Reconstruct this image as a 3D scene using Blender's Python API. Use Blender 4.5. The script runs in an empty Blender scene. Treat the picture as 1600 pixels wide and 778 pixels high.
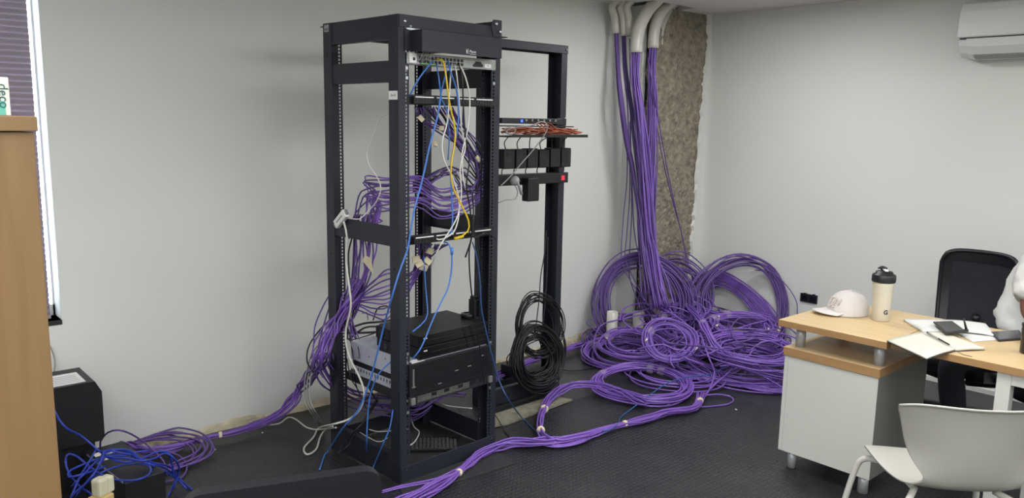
import bpy, bmesh, math, random
import numpy as np
from mathutils import Vector, Matrix
PI = math.pi
SC = bpy.context.scene
COL = SC.collection

# ------------------------------------------------------------------ camera
F_PX, PITCH, ROLL, YAW, HC = 1242.85, math.radians(9.132), math.radians(-1.011), math.radians(48.336), 1.62
CAM = np.array([0, 0, HC])
def make_camera():
    f = Vector((math.cos(YAW)*math.cos(PITCH), math.sin(YAW)*math.cos(PITCH), -math.sin(PITCH)))
    r0 = Vector((math.sin(YAW), -math.cos(YAW), 0)); u0 = r0.cross(f)
    r = r0*math.cos(ROLL)-u0*math.sin(ROLL); u = r0*math.sin(ROLL)+u0*math.cos(ROLL)
    cd = bpy.data.cameras.new('camera'); cam = bpy.data.objects.new('camera', cd); COL.objects.link(cam)
    m = Matrix((r, u, -f)).transposed().to_4x4(); m.translation = Vector((0, 0, HC)); cam.matrix_world = m
    cd.sensor_width = 36; cd.lens = F_PX/1600*36; cd.clip_start = 0.02
    SC.camera = cam
make_camera()
def ray(x, y):
    X = x-800.; U = 389.-y
    a = X*math.cos(ROLL)+U*math.sin(ROLL); u = -X*math.sin(ROLL)+U*math.cos(ROLL)
    fw = F_PX*math.cos(PITCH)+u*math.sin(PITCH); z = -F_PX*math.sin(PITCH)+u*math.cos(PITCH)
    return np.array([fw*math.cos(YAW)+a*math.sin(YAW), fw*math.sin(YAW)-a*math.cos(YAW), z])
def at(x, y, ax, v):
    """a point of the room: where the sight line meets the plane (axis ax) = v"""
    d = ray(x, y); t = (v-CAM[ax])/d[ax]; return CAM+d*t
def az(x, y, z=0.0): return at(x, y, 2, z)
# rack frame of reference
RO = np.array([1.870, 2.826, 0]); RA = math.radians(3.3)
RUX = np.array([math.cos(RA), math.sin(RA), 0]); RUY = np.array([-math.sin(RA), math.cos(RA), 0])
def rk(x, y, d, n='y'):
    """point on the rack-parallel plane local y=d (n='y') or local x=d (n='x'), in room coordinates"""
    N = RUY if n == 'y' else RUX
    r = ray(x, y); t = (d-N.dot(CAM-RO))/N.dot(r); return CAM+r*t
def rl(x, y, z): return RO+RUX*x+RUY*y+np.array([0, 0, z])

# ------------------------------------------------------------------ world, exposure
W = bpy.data.worlds.new('world'); SC.world = W; W.use_nodes = True
wb = W.node_tree.nodes['Background']; wb.inputs[0].default_value = (0.80, 0.90, 1.0, 1); wb.inputs[1].default_value = 11.0
SC.view_settings.view_transform = 'Standard'; SC.view_settings.look = 'None'; SC.view_settings.gamma = 1
SC.view_settings.exposure = 0.0
SC.view_settings.use_curve_mapping = False
ROOM = (-3.2, 5.38, -3.6, 3.95, 2.46)      # x0,x1,y0,y1,height
LIGHT_W = 36
LIGHT_SPOTS = [(4.12, 2.66), (2.3, 0.9), (4.2, -0.6), (0.2, -0.8), (-0.6, 1.7), (2.3, -2.4), (-1.6, -2.2), (-2.2, 0.6)]

# ------------------------------------------------------------------ materials
def lin(c):
    return tuple(((v/255)/12.92 if v/255 <= 0.04045 else ((v/255+0.055)/1.055)**2.4) for v in c)+(1,)
MATS = {}
def mat(name, rgb, rough=0.5, metal=0.0, var=0.0, vscale=8.0, bump=0.0, bscale=60.0, trans=0.0, emit=0.0, coat=0.0, stretch=None, spec=0.5, alpha=1.0):
    if name in MATS: return MATS[name]
    m = bpy.data.materials.new(name); m.use_nodes = True; nt = m.node_tree; b = nt.nodes['Principled BSDF']
    c = lin(rgb); b.inputs['Base Color'].default_value = c; b.inputs['Roughness'].default_value = rough
    b.inputs['Metallic'].default_value = metal; b.inputs['Transmission Weight'].default_value = trans
    b.inputs['Coat Weight'].default_value = coat; b.inputs['Specular IOR Level'].default_value = spec
    b.inputs['Alpha'].default_value = alpha
    if emit: b.inputs['Emission Color'].default_value = c; b.inputs['Emission Strength'].default_value = emit
    tc = nt.nodes.new('ShaderNodeTexCoord'); src = tc.outputs['Object']
    if stretch:
        mp = nt.nodes.new('ShaderNodeMapping'); mp.inputs['Scale'].default_value = stretch
        nt.links.new(src, mp.inputs[0]); src = mp.outputs[0]
    if var:
        n = nt.nodes.new('ShaderNodeTexNoise'); n.inputs['Scale'].default_value = vscale; n.inputs['Detail'].default_value = 6
        nt.links.new(src, n.inputs['Vector'])
        r = nt.nodes.new('ShaderNodeValToRGB'); r.color_ramp.elements[0].position = 0.3; r.color_ramp.elements[1].position = 0.7
        r.color_ramp.elements[0].color = tuple(max(0, v*(1-var)) for v in c[:3])+(1,)
        r.color_ramp.elements[1].color = tuple(min(1, v*(1+var)) for v in c[:3])+(1,)
        nt.links.new(n.outputs['Fac'], r.inputs[0]); nt.links.new(r.outputs[0], b.inputs['Base Color'])
    if bump:
        n2 = nt.nodes.new('ShaderNodeTexNoise'); n2.inputs['Scale'].default_value = bscale; n2.inputs['Detail'].default_value = 4
        nt.links.new(src, n2.inputs['Vector'])
        bp = nt.nodes.new('ShaderNodeBump'); bp.inputs['Strength'].default_value = bump; bp.inputs['Distance'].default_value = 0.01
        nt.links.new(n2.outputs['Fac'], bp.inputs['Height']); nt.links.new(bp.outputs[0], b.inputs['Normal'])
    MATS[name] = m; return m

M_wall = mat('wall_paint', (218, 219, 212), 0.7, var=0.012, vscale=1.5, bump=0.03, bscale=30)
M_ceil = mat('ceiling_paint', (226, 224, 219), 0.8)
M_skirt = mat('raw_plaster', (196, 186, 158), 0.9, var=0.18, vscale=25, bump=0.5, bscale=80)
M_rackblk = mat('rack_black_powder', (33, 36, 45), 0.5, var=0.10, vscale=6, bump=0.02, bscale=300)
M_black = mat('black_plastic', (20, 21, 25), 0.45, var=0.06)
M_blackg = mat('black_gloss', (14, 15, 18), 0.18)
M_dark = mat('dark_grey_metal', (46, 47, 50), 0.45, 0.3, var=0.1)
M_blackc = mat('black_cable', (17, 18, 22), 0.42)
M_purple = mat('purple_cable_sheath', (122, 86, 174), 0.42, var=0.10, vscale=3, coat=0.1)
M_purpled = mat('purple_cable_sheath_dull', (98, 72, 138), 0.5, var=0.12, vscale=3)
M_blue = mat('blue_cable_sheath', (66, 118, 196), 0.4)
M_dblue = mat('deep_blue_cable_sheath', (42, 62, 168), 0.35)
M_yellow = mat('yellow_cable_sheath', (222, 186, 30), 0.4)
M_whitec = mat('white_cable_sheath', (214, 211, 202), 0.45)
M_greyc = mat('grey_cable_sheath', (150, 150, 148), 0.5)
M_orange = mat('orange_brown_cable', (158, 78, 48), 0.5, var=0.15, vscale=30)
M_tape = mat('cream_masking_tape', (218, 205, 172), 0.7, var=0.08, vscale=40)
M_ctape = mat('clear_tape', (188, 170, 200), 0.22, alpha=0.38)
M_clear = mat('clear_plug_plastic', (215, 205, 180), 0.3, var=0.1, vscale=60)
M_steel = mat('galvanised_steel', (160, 163, 160), 0.4, 0.7, var=0.15, vscale=20)
M_screw = mat('bright_screw', (200, 202, 205), 0.3, 0.9)
M_white = mat('white_laminate', (198, 197, 189), 0.45)
M_greyl = mat('grey_laminate', (118, 117, 113), 0.5, var=0.03, vscale=3)
M_chassis = mat('pale_grey_chassis', (196, 198, 212), 0.4, 0.25)
M_pvc = mat('pvc_conduit', (202, 200, 190), 0.35, var=0.05, vscale=12)
M_paper = mat('paper', (208, 207, 201), 0.8)
M_label = mat('white_label', (236, 236, 232), 0.6)
M_ink = mat('ink', (60, 60, 66), 0.8)
M_whitep = mat('white_plastic', (228, 227, 222), 0.32)
M_acp = mat('air_conditioner_plastic', (222, 223, 221), 0.3)
M_mesh = mat('black_mesh_fabric', (34, 37, 42), 0.85, bump=0.4, bscale=500)
M_teal = mat('teal_print', (96, 178, 158), 0.6)
M_dteal = mat('dark_teal_print', (40, 92, 92), 0.6)
M_card = mat('cream_card', (226, 226, 210), 0.7)
M_cream = mat('cream_plastic', (224, 219, 190), 0.4)
M_creamy = mat('aged_cream_plastic', (214, 190, 128), 0.45)
M_shirt = mat('white_cotton', (212, 211, 205), 0.85, bump=0.15, bscale=25)
M_skin = mat('brown_skin', (112, 72, 54), 0.5, var=0.08, vscale=20)
M_hair = mat('black_hair', (20, 17, 16), 0.8, bump=0.5, bscale=200)
M_trous = mat('dark_trousers', (36, 38, 46), 0.85)
M_cap = mat('white_cap_cloth', (200, 194, 189), 0.85, bump=0.1, bscale=300)
M_capt = mat('cap_embroidery', (196, 184, 178), 0.8)
M_pp = mat('white_polypropylene', (172, 170, 160), 0.35)
M_legw = mat('white_painted_tube', (204, 202, 192), 0.3)
M_alum = mat('satin_aluminium', (182, 184, 186), 0.38, 0.35)
M_sky = None
M_led_b = mat('blue_led', (40, 70, 255), 0.3, emit=6)
M_led_g = mat('green_led', (80, 220, 60), 0.3, emit=1.5)
M_red = mat('red_rocker', (220, 40, 60), 0.3, emit=0.6)
M_board = mat('dusty_plywood', (122, 118, 102), 0.85, var=0.3, vscale=18, bump=0.3, bscale=60)
M_shade = mat('dark_shadow_grey', (34, 34, 36), 0.7)
M_blind = mat('mauve_grey_blind_slat', (150, 138, 148), 0.5)

def wood(name, base, dark, sc=(1, 14, 14), rough=0.42):
    m = bpy.data.materials.new(name); m.use_nodes = True; nt = m.node_tree; b = nt.nodes['Principled BSDF']
    tc = nt.nodes.new('ShaderNodeTexCoord'); mp = nt.nodes.new('ShaderNodeMapping'); mp.inputs['Scale'].default_value = sc
    n = nt.nodes.new('ShaderNodeTexNoise'); n.inputs['Scale'].default_value = 2.2; n.inputs['Detail'].default_value = 8; n.inputs['Distortion'].default_value = 0.6
    r = nt.nodes.new('ShaderNodeValToRGB'); r.color_ramp.elements[0].position = 0.35; r.color_ramp.elements[1].position = 0.65
    r.color_ramp.elements[0].color = lin(dark); r.color_ramp.elements[1].color = lin(base)
    nt.links.new(tc.outputs['Object'], mp.inputs[0]); nt.links.new(mp.outputs[0], n.inputs['Vector'])
    nt.links.new(n.outputs['Fac'], r.inputs[0]); nt.links.new(r.outputs[0], b.inputs['Base Color']); b.inputs['Roughness'].default_value = rough
    return m
M_beech = wood('beech_laminate', (202, 176, 132), (193, 166, 121), (10, 1, 10))
M_edge = wood('beech_edge_band', (162, 126, 84), (154, 118, 77), (10, 1, 10))
M_oak = wood('oak_veneer', (138, 109, 72), (131, 102, 66), (16, 16, 1))

def rubber(name, rgb, pitch=0.024, strength=0.6, rough=0.45, dust=0.5, ang=0.0):
    m = bpy.data.materials.new(name); m.use_nodes = True; nt = m.node_tree; b = nt.nodes['Principled BSDF']; L = nt.links
    def math_(op, a, bb=None, clamp=False):
        n = nt.nodes.new('ShaderNodeMath'); n.operation = op; n.use_clamp = clamp
        for i, v in enumerate((a, bb)):
            if v is None: continue
            if isinstance(v, (int, float)): n.inputs[i].default_value = v
            else: L.new(v, n.inputs[i])
        return n.outputs[0]
    tc = nt.nodes.new('ShaderNodeTexCoord'); mp = nt.nodes.new('ShaderNodeMapping'); mp.inputs['Rotation'].default_value = (0, 0, ang)
    L.new(tc.outputs['Object'], mp.inputs[0]); sp = nt.nodes.new('ShaderNodeSeparateXYZ'); L.new(mp.outputs[0], sp.inputs[0])
    k = PI/pitch
    s = math_('MULTIPLY', math_('SINE', math_('MULTIPLY', sp.outputs[0], k)), math_('SINE', math_('MULTIPLY', sp.outputs[1], k)))
    h = math_('MULTIPLY', math_('SUBTRACT', math_('ABSOLUTE', s), 0.45), 3.0, True)
    nz = nt.nodes.new('ShaderNodeTexNoise'); nz.inputs['Scale'].default_value = 90; L.new(tc.outputs['Object'], nz.inputs['Vector'])
    hh = math_('ADD', h, math_('MULTIPLY', nz.outputs['Fac'], 0.25))
    bp = nt.nodes.new('ShaderNodeBump'); bp.inputs['Strength'].default_value = strength; bp.inputs['Distance'].default_value = 0.002
    L.new(hh, bp.inputs['Height']); L.new(bp.outputs[0], b.inputs['Normal'])
    n = nt.nodes.new('ShaderNodeTexNoise'); n.inputs['Scale'].default_value = 2.3; n.inputs['Detail'].default_value = 9; n.inputs['Roughness'].default_value = 0.65
    L.new(tc.outputs['Object'], n.inputs['Vector'])
    r = nt.nodes.new('ShaderNodeValToRGB'); r.color_ramp.elements[0].position = 0.42; r.color_ramp.elements[1].position = 0.78
    r.color_ramp.elements[0].color = lin(rgb); c2 = tuple(int(v+(82-v)*dust) for v in rgb); r.color_ramp.elements[1].color = lin(c2)
    L.new(n.outputs['Fac'], r.inputs[0])
    L.new(r.outputs[0], b.inputs['Base Color']); b.inputs['Roughness'].default_value = rough
    return m
M_mat = rubber('studded_rubber', (33, 34, 36), 0.024, 0.8, 0.42, 0.35)
M_floor = rubber('smooth_dusty_floor', (40, 41, 42), 0.05, 0.05, 0.36, 0.45)
M_strip = rubber('plain_rubber', (40, 42, 42), 0.05, 0.05, 0.6, 0.3)

def concrete():
    m = bpy.data.materials.new('rough_concrete'); m.use_nodes = True; nt = m.node_tree; b = nt.nodes['Principled BSDF']; L = nt.links
    tc = nt.nodes.new('ShaderNodeTexCoord')
    n = nt.nodes.new('ShaderNodeTexNoise'); n.inputs['Scale'].default_value = 18; n.inputs['Detail'].default_value = 12; n.inputs['Roughness'].default_value = 0.7
    L.new(tc.outputs['Object'], n.inputs['Vector'])
    r = nt.nodes.new('ShaderNodeValToRGB'); e = r.color_ramp.elements
    e[0].position = 0.32; e[0].color = lin((98, 91, 80)); e[1].position = 0.68; e[1].color = lin((172, 162, 142))
    L.new(n.outputs['Fac'], r.inputs[0]); L.new(r.outputs[0], b.inputs['Base Color']); b.inputs['Roughness'].default_value = 0.9
    v = nt.nodes.new('ShaderNodeTexNoise'); v.inputs['Scale'].default_value = 45; v.inputs['Detail'].default_value = 6; L.new(tc.outputs['Object'], v.inputs['Vector'])
    bp = nt.nodes.new('ShaderNodeBump'); bp.inputs['Strength'].default_value = 0.9; bp.inputs['Distance'].default_value = 0.015
    L.new(v.outputs['Fac'], bp.inputs['Height']); L.new(bp.outputs[0], b.inputs['Normal'])
    return m
M_conc = concrete()
def bottle_mat():
    m = bpy.data.materials.new('frosted_bottle'); m.use_nodes = True; b = m.node_tree.nodes['Principled BSDF']
    b.inputs['Base Color'].default_value = lin((226, 219, 198)); b.inputs['Roughness'].default_value = 0.4
    b.inputs['Transmission Weight'].default_value = 0.35; b.inputs['Subsurface Weight'].default_value = 0.0
    return m
M_bottle = bottle_mat()
M_glass = mat('window_glass', (235, 240, 245), 0.02, trans=1.0)

# ------------------------------------------------------------------ mesh builder
class MB:
    def __init__(s): s.v = []; s.f = []; s.sm = []; s.mi = []; s.n = 0
    def add(s, verts, faces, smooth=False, mi=0):
        verts = [tuple(float(q) for q in p) for p in verts]
        s.v.extend(verts); s.f.extend([tuple(i+s.n for i in f) for f in faces]); s.sm.extend([smooth]*len(faces)); s.mi.extend([mi]*len(faces))
        s.n += len(verts); return s
    def box(s, x0, x1, y0, y1, z0, z1, mi=0):
        v = [(x0,y0,z0),(x1,y0,z0),(x1,y1,z0),(x0,y1,z0),(x0,y0,z1),(x1,y0,z1),(x1,y1,z1),(x0,y1,z1)]
        return s.add(v, [(0,3,2,1),(4,5,6,7),(0,1,5,4),(1,2,6,5),(2,3,7,6),(3,0,4,7)], False, mi)
    def prism(s, poly, z0, z1, mi=0, smooth=False):
        n = len(poly); v = [(p[0], p[1], z0) for p in poly]+[(p[0], p[1], z1) for p in poly]
        f = [tuple(range(n))[::-1], tuple(range(n, 2*n))]+[(i, (i+1) % n, (i+1) % n+n, i+n) for i in range(n)]
        return s.add(v, f, smooth, mi)
    def extr(s, prof, ax, a0, a1, mi=0, smooth=False):
        """profile (two other axes, cyclic order) extruded along axis ax"""
        def P(p, a):
            return (a, p[0], p[1]) if ax == 0 else ((p[0], a, p[1]) if ax == 1 else (p[0], p[1], a))
        n = len(prof); v = [P(p, a0) for p in prof]+[P(p, a1) for p in prof]
        f = [tuple(range(n))[::-1], tuple(range(n, 2*n))]
        s.add(v, f, False, mi)
        s.add(v, [(i, (i+1) % n, (i+1) % n+n, i+n) for i in range(n)], smooth, mi); return s
    def lathe(s, prof, c=(0, 0, 0), seg=24, mi=0, axis=None, smooth=True, sx=1, sy=1):
        v = []; f = []
        R = Matrix.Identity(3) if axis is None else Vector((0, 0, 1)).rotation_difference(Vector(axis)).to_matrix()
        for r, z in prof:
            for k in range(seg):
                a = 2*PI*k/seg; p = R @ Vector((r*math.cos(a)*sx, r*math.sin(a)*sy, z)); v.append((p.x+c[0], p.y+c[1], p.z+c[2]))
        for j in range(len(prof)-1):
            for k in range(seg):
                f.append((j*seg+k, j*seg+(k+1) % seg, (j+1)*seg+(k+1) % seg, (j+1)*seg+k))
        f.append(tuple(range(seg))[::-1]); f.append(tuple(range((len(prof)-1)*seg, len(prof)*seg)))
        return s.add(v, f, smooth, mi)
    def cyl(s, p0, p1, r, seg=12, mi=0, r1=None):
        p0 = Vector(p0); p1 = Vector(p1); d = p1-p0
        return s.lathe([(r, 0), (r if r1 is None else r1, d.length)], tuple(p0), seg, mi, tuple(d.normalized()))
    def tube(s, pts, r, seg=6, mi=0, closed=False):
        P = np.asarray(pts, float)
        n = len(P); T = np.gradient(P, axis=0); T /= (np.linalg.norm(T, axis=1)[:, None]+1e-12)
        N = np.zeros_like(P); ref = np.array([0, 0, 1.]) if abs(T[0][2]) < 0.9 else np.array([1., 0, 0])
        u = np.cross(T[0], ref); u /= np.linalg.norm(u); N[0] = u
        for i in range(1, n):
            u = N[i-1]-T[i]*np.dot(N[i-1], T[i]); u /= (np.linalg.norm(u)+1e-12); N[i] = u
        B = np.cross(T, N); rr = np.asarray(r, float)*np.ones(n)
        a = np.arange(seg)*2*PI/seg
        V = P[:, None, :]+rr[:, None, None]*(N[:, None, :]*np.cos(a)[None, :, None]+B[:, None, :]*np.sin(a)[None, :, None])
        V = V.reshape(-1, 3).tolist(); f = []
        for i in range(n-1):
            b0 = i*seg; b1 = b0+seg
            for k in range(seg):
                k2 = (k+1) % seg; f.append((b0+k, b0+k2, b1+k2, b1+k))
        f.append(tuple(range(seg))[::-1]); f.append(tuple(range((n-1)*seg, n*seg)))
        s.v.extend(V); s.f.extend([tuple(i+s.n for i in q) for q in f]); s.sm.extend([True]*len(f)); s.mi.extend([mi]*len(f)); s.n += len(V); return s
    def mesh(s, name, mats):
        me = bpy.data.meshes.new(name); me.from_pydata(s.v, [], s.f)
        for m in (mats if isinstance(mats, (list, tuple)) else [mats]): me.materials.append(m)
        me.polygons.foreach_set('use_smooth', s.sm); me.polygons.foreach_set('material_index', s.mi); me.update(); return me
    def build(s, name, mats, parent=None, bevel=0, loc=None, rot=None):
        o = bpy.data.objects.new(name, s.mesh(name, mats)); COL.objects.link(o)
        if parent is not None: o.parent = parent
        if loc is not None: o.location = loc
        if rot is not None: o.rotation_euler = rot
        if bevel:
            b = o.modifiers.new('bevel', 'BEVEL'); b.width = bevel; b.segments = 2; b.limit_method = 'ANGLE'; b.angle_limit = 0.6
            b.harden_normals = False
        return o
def tag(o, label=None, cat=None, group=None, kind=None):
    if label: o['label'] = label
    if cat: o['category'] = cat
    if group: o['group'] = group
    if kind: o['kind'] = kind
    return o
def empty(name, loc=(0, 0, 0), rz=0.0, label=None, cat=None, group=None):
    o = bpy.data.objects.new(name, None); COL.objects.link(o); o.location = tuple(float(v) for v in loc); o.rotation_euler = (0, 0, rz)
    o.empty_display_size = 0.05
    return tag(o, label, cat, group)
def struct(o): o['kind'] = 'structure'; return o
def spline(pts, step=0.02):
    """Catmull-Rom through the points, resampled"""
    P = np.asarray(pts, float)
    if len(P) == 2:
        n = max(2, int(np.linalg.norm(P[1]-P[0])/step)); return P[0]+(P[1]-P[0])*np.linspace(0, 1, n)[:, None]
    Q = np.vstack([2*P[0]-P[1], P, 2*P[-1]-P[-2]]); out = []
    for i in range(1, len(Q)-2):
        p0, p1, p2, p3 = Q[i-1], Q[i], Q[i+1], Q[i+2]
        n = max(2, int(np.linalg.norm(p2-p1)/step)); t = np.linspace(0, 1, n, endpoint=False)[:, None]
        out.append(0.5*((2*p1)+(-p0+p2)*t+(2*p0-5*p1+4*p2-p3)*t**2+(-p0+3*p1-3*p2+p3)*t**3))
    out.append(P[-1:]); return np.vstack(out)
def text_mesh(txt, size, depth=0.0006, font_shear=0, bold=0.0):
    cu = bpy.data.curves.new('txt', 'FONT'); cu.body = txt; cu.size = size; cu.extrude = depth; cu.align_x = 'CENTER'; cu.align_y = 'CENTER'; cu.offset = bold
    o = bpy.data.objects.new('txt', cu); COL.objects.link(o); dg = bpy.context.evaluated_depsgraph_get(); dg.update()
    me = bpy.data.meshes.new_from_object(o.evaluated_get(dg)); bpy.data.objects.remove(o); return me
def text(name, txt, size, m, parent, matrix, depth=0.0006, bold=0.0):
    me = text_mesh(txt, size, depth, 0, bold); me.materials.clear(); me.materials.append(m)
    o = bpy.data.objects.new(name, me); COL.objects.link(o)
    if parent is not None: o.parent = parent
    o.matrix_local = matrix; return o
def basis(xa, ya, loc):
    x = Vector(xa).normalized(); y = Vector(ya).normalized(); z = x.cross(y)
    m = Matrix((x, y, z)).transposed().to_4x4(); m.translation = Vector(loc); return m

# ================================================================== THE SETTING
x0, x1, y0, y1, H = ROOM
struct(MB().box(x0-.1, x1+.1, y0-.1, y1+.1, -0.1, 0).build('floor', M_floor))
# left wall with a window opening x -0.9..0.80, z 0.70..2.3
WX0, WX1, WZ0, WZ1 = -1.2, 0.805, 0.70, 2.30
w = MB(); w.box(x0-.1, WX0, y1, y1+.22, 0, 3.0).box(WX1, x1+.1, y1, y1+.22, 0, 3.0).box(WX0, WX1, y1, y1+.22, 0, WZ0).box(WX0, WX1, y1, y1+.22, WZ1, 3.0)
struct(w.build('wall_left', M_wall))
struct(MB().box(x1, x1+.2, y0-.1, y1, 0, 3.0).build('wall_right', M_wall))
struct(MB().box(x0-.2, x0, y0-.1, y1, 0, H).build('wall_back', M_wall))
struct(MB().box(x0, x1, y0-.2, y0, 0, H).build('wall_near', M_wall))
NX0, NX1, NY = 4.50, 5.00, 3.635
c = MB(); c.box(x0-.1, x1, y0-.1, NY, H, H+.05).box(x0-.1, NX0, NY, y1, H, H+.05).box(NX1, x1, NY, y1, H, H+.05)
c.box(NX0-.6, NX1+.3, NY-.6, y1, 2.96, 3.0)
c.box(NX0-.6, NX0-.58, NY-.6, y1, H+.05, 2.96).box(NX1+.28, NX1+.3, NY-.6, y1, H+.05, 2.96).box(NX0-.6, NX1+.3, NY-.6, NY-.58, H+.05, 2.96)
struct(c.build('ceiling', M_ceil))

def rough_column():
    rnd = np.random.RandomState(4); nx, nz = 50, 150
    X = np.linspace(4.645, 5.38, nx); Z = np.linspace(0, H-0.002, nz)
    g = rnd.rand(nz, nx)
    for _ in range(1): g = (g+np.roll(g, 1, 0)+np.roll(g, 1, 1))/3
    big = np.kron(rnd.rand(nz//10+1, nx//10+1), np.ones((10, 10)))[:nz, :nx]
    for _ in range(4): big = (big+np.roll(big, 1, 0)+np.roll(big, -1, 0)+np.roll(big, 1, 1)+np.roll(big, -1, 1))/5
    chip = (rnd.rand(nz, nx) > 0.93)*0.012
    v = []; f = []
    for j in range(nz):
        for i in range(nx):
            dx = 0
            if i == 0: dx = 0.012*math.sin(j*0.35)+0.01*g[j, i]
            ridge = 0.010*math.exp(-((X[i]-4.93)/0.05)**2)
            v.append((X[i]+dx, 3.785-0.010*g[j, i]-0.02*(big[j, i]-.5)+chip[j, i]-ridge, Z[j]))
    for j in range(nz-1):
        for i in range(nx-1): f.append((j*nx+i, j*nx+i+1, (j+1)*nx+i+1, (j+1)*nx+i))
    o = MB().add(v, f, False).build('trim_1', M_conc); struct(o)
    # plaster of the right wall feathered over the column edge
    rnd = random.Random(7); n = 60; A = []
    for k in range(n+1):
        z = H*k/n; wdt = 0.035+0.085*max(0, (2.3-z)/1.9)+rnd.uniform(-.014, .014); wdt = min(wdt, 0.14)
        A.append((5.38-wdt, z))
    v = []; f = []
    for x, z in A: v += [(x, 3.782, z), (x+0.012, 3.755, z), (5.381, 3.755, z)]
    for k in range(n): b = 3*k; f += [(b, b+1, b+4, b+3), (b+1, b+2, b+5, b+4)]
    struct(MB().add(v, f, False).build('trim_2', M_wall))
    struct(MB().box(4.60, 4.640, 3.79, 3.9495, 0, H-.003).build('trim_3', M_wall))
rough_column()
def skirting():
    rnd = random.Random(3); v = []; f = []; n = 140
    for k in range(n+1):
        x = 0.9+(4.59-0.9)*k/n; h = 0.035+0.012*math.sin(k*.31)+rnd.uniform(-.007, .007)+(0.03 if 60 < k < 70 or k > 118 else 0)
        y = 3.945-0.006*rnd.random()
        v += [(x, y-0.004, 0), (x, y, h*.6), (x, 3.951, h)]
    for k in range(n): b = 3*k; f += [(b, b+3, b+4, b+1), (b+1, b+4, b+5, b+2)]
    struct(MB().add(v, f, False).build('baseboard_left', M_skirt))
    b = MB(); b.box(5.355, 5.38, -2.0, 3.70, 0, 0.030)
    struct(b.build('baseboard_right', M_whitep))
skirting()
# window: frame, pane, blind
def window():
    wf = MB(); y = y1+.12
    for a in ((WX0, WX0+.05), (WX1-.008, WX1), (-.25, -.2)): wf.box(a[0], a[1], y, y+.05, WZ0, WZ1)
    wf.box(WX0, WX1, y, y+.05, WZ0, WZ0+.05).box(WX0, WX1, y, y+.05, WZ1-.05, WZ1)
    fr = struct(wf.build('window_1', M_whitep)); 
    MB().box(WX0+.05, WX1-.008, y+.02, y+.026, WZ0+.05, WZ1-.05).build('window_pane', M_glass, fr)
    s = MB().box(WX0, WX1, y1-.004, y1+.12, WZ0-.02, WZ0).build('window_sill', M_dark, fr)
    bl = empty('venetian_blind', (0, 0, 0), 0, 'mauve-grey venetian blind with closed slats hanging in the window', 'blind')
    yb = y1+.045; X1b = WX1-.036
    MB().box(WX0+.01, X1b, yb-.03, yb+.03, WZ1-.045, WZ1-.002).build('head_rail', M_blind, bl)
    sl = []
    for (dy, dz) in ((-.007, .0145), (-.006, .006), (.000, -.004), (.008, -.0125)): sl.append((dy, dz))
    m = MB(); n = len(sl); vv = [(WX0+.015, a, b) for a, b in sl]+[(X1b, a, b) for a, b in sl]
    vv += [(WX0+.015, a-.001, b-.0012) for a, b in sl]+[(X1b, a-.001, b-.0012) for a, b in sl]
    ff = [(i, i+1, n+i+1, n+i) for i in range(n-1)]+[(2*n+i, 3*n+i, 3*n+i+1, 2*n+i+1) for i in range(n-1)]
    m.add(vv, ff, True); me = m.mesh('slat', M_blind)
    z = WZ0+.035
    while z < WZ1-.055:
        o = bpy.data.objects.new('slat', me); COL.objects.link(o); o.parent = bl; o.location = (0, yb, z); z += 0.0250
    MB().box(WX0+.015, X1b, yb-.013, yb+.013, WZ0+.006, WZ0+.022).build('bottom_rail', M_blind, bl)
    for xx in (-.9, -.3, .30, .62):
        MB().tube([(xx, yb-.017, WZ0+.01), (xx, yb-.017, WZ1-.04)], 0.0016, 5).tube([(xx+.012, yb-.017, WZ0+.01), (xx+.012, yb-.017, WZ1-.04)], 0.0016, 5).build('ladder_cord', M_whitec, bl)
window()
# floor coverings
def floor_mats():
    m1 = MB(); m1.prism([(0.2, -1.5), (3.9, -1.5), (4.1, 3.20), (3.22, 3.08), (2.62, 3.05), (2.45, 2.85), (1.84, 2.80), (1.84, 3.0), (1.75, 3.66), (0.9, 3.9), (0.2, 3.9)], 0.0, 0.004)
    o = m1.build('rubber_mat', M_mat); tag(o, 'large black studded rubber mat covering the floor under desk and rack front', 'mat')
    o = MB().prism([(1.80, 2.70), (2.41, 2.66), (2.43, 2.84), (1.86, 2.822)], 0.0042, 0.0085).build('rubber_strip', M_strip, bevel=0.001)
    tag(o, 'plain dark rubber strip lying on the floor along the front of the rack', 'mat')
    o = MB().prism([(2.60, 3.075), (2.70, 3.05), (3.25, 3.095), (3.19, 3.21), (2.60, 3.20)], 0.0045, 0.016).build('board_offcut', M_board, bevel=0.001)
    tag(o, 'dusty brown board offcut under the foot of the two-post frame', 'board')
floor_mats()
# unseen ceiling lights; extra, larger panels added to light the room softly and evenly
def ceiling_light(i, x, y):
    t = empty('ceiling_light', (x, y, H), 0, 'unseen square flush white ceiling light above the room', 'ceiling light', 'ceiling lights')
    q = .20 if i == 0 else .65
    MB().box(-q, q, -q, q, -.03, 0).build('housing', M_whitep, t, bevel=.004)
    em = mat('light_diffuser', (244, 247, 255), 0.5, emit=4)
    MB().box(-q+.02, q-.02, -q+.02, q-.02, -.034, -.0305).build('diffuser', em, t)
    l = bpy.data.lights.new('ceiling_lamp', 'AREA'); l.shape = 'SQUARE'; l.size = (0.36 if i == 0 else 1.25); l.energy = LIGHT_W*(0.55, 1, .75, 1.1, 1.3, 1, 1, 1.1)[i]; l.color = (0.985, 0.99, 1.0)
    o = bpy.data.objects.new('ceiling_lamp', l); COL.objects.link(o); o.location = (x, y, H-.04)
    return t
for i, (a, b) in enumerate(LIGHT_SPOTS): ceiling_light(i, a, b)

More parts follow.
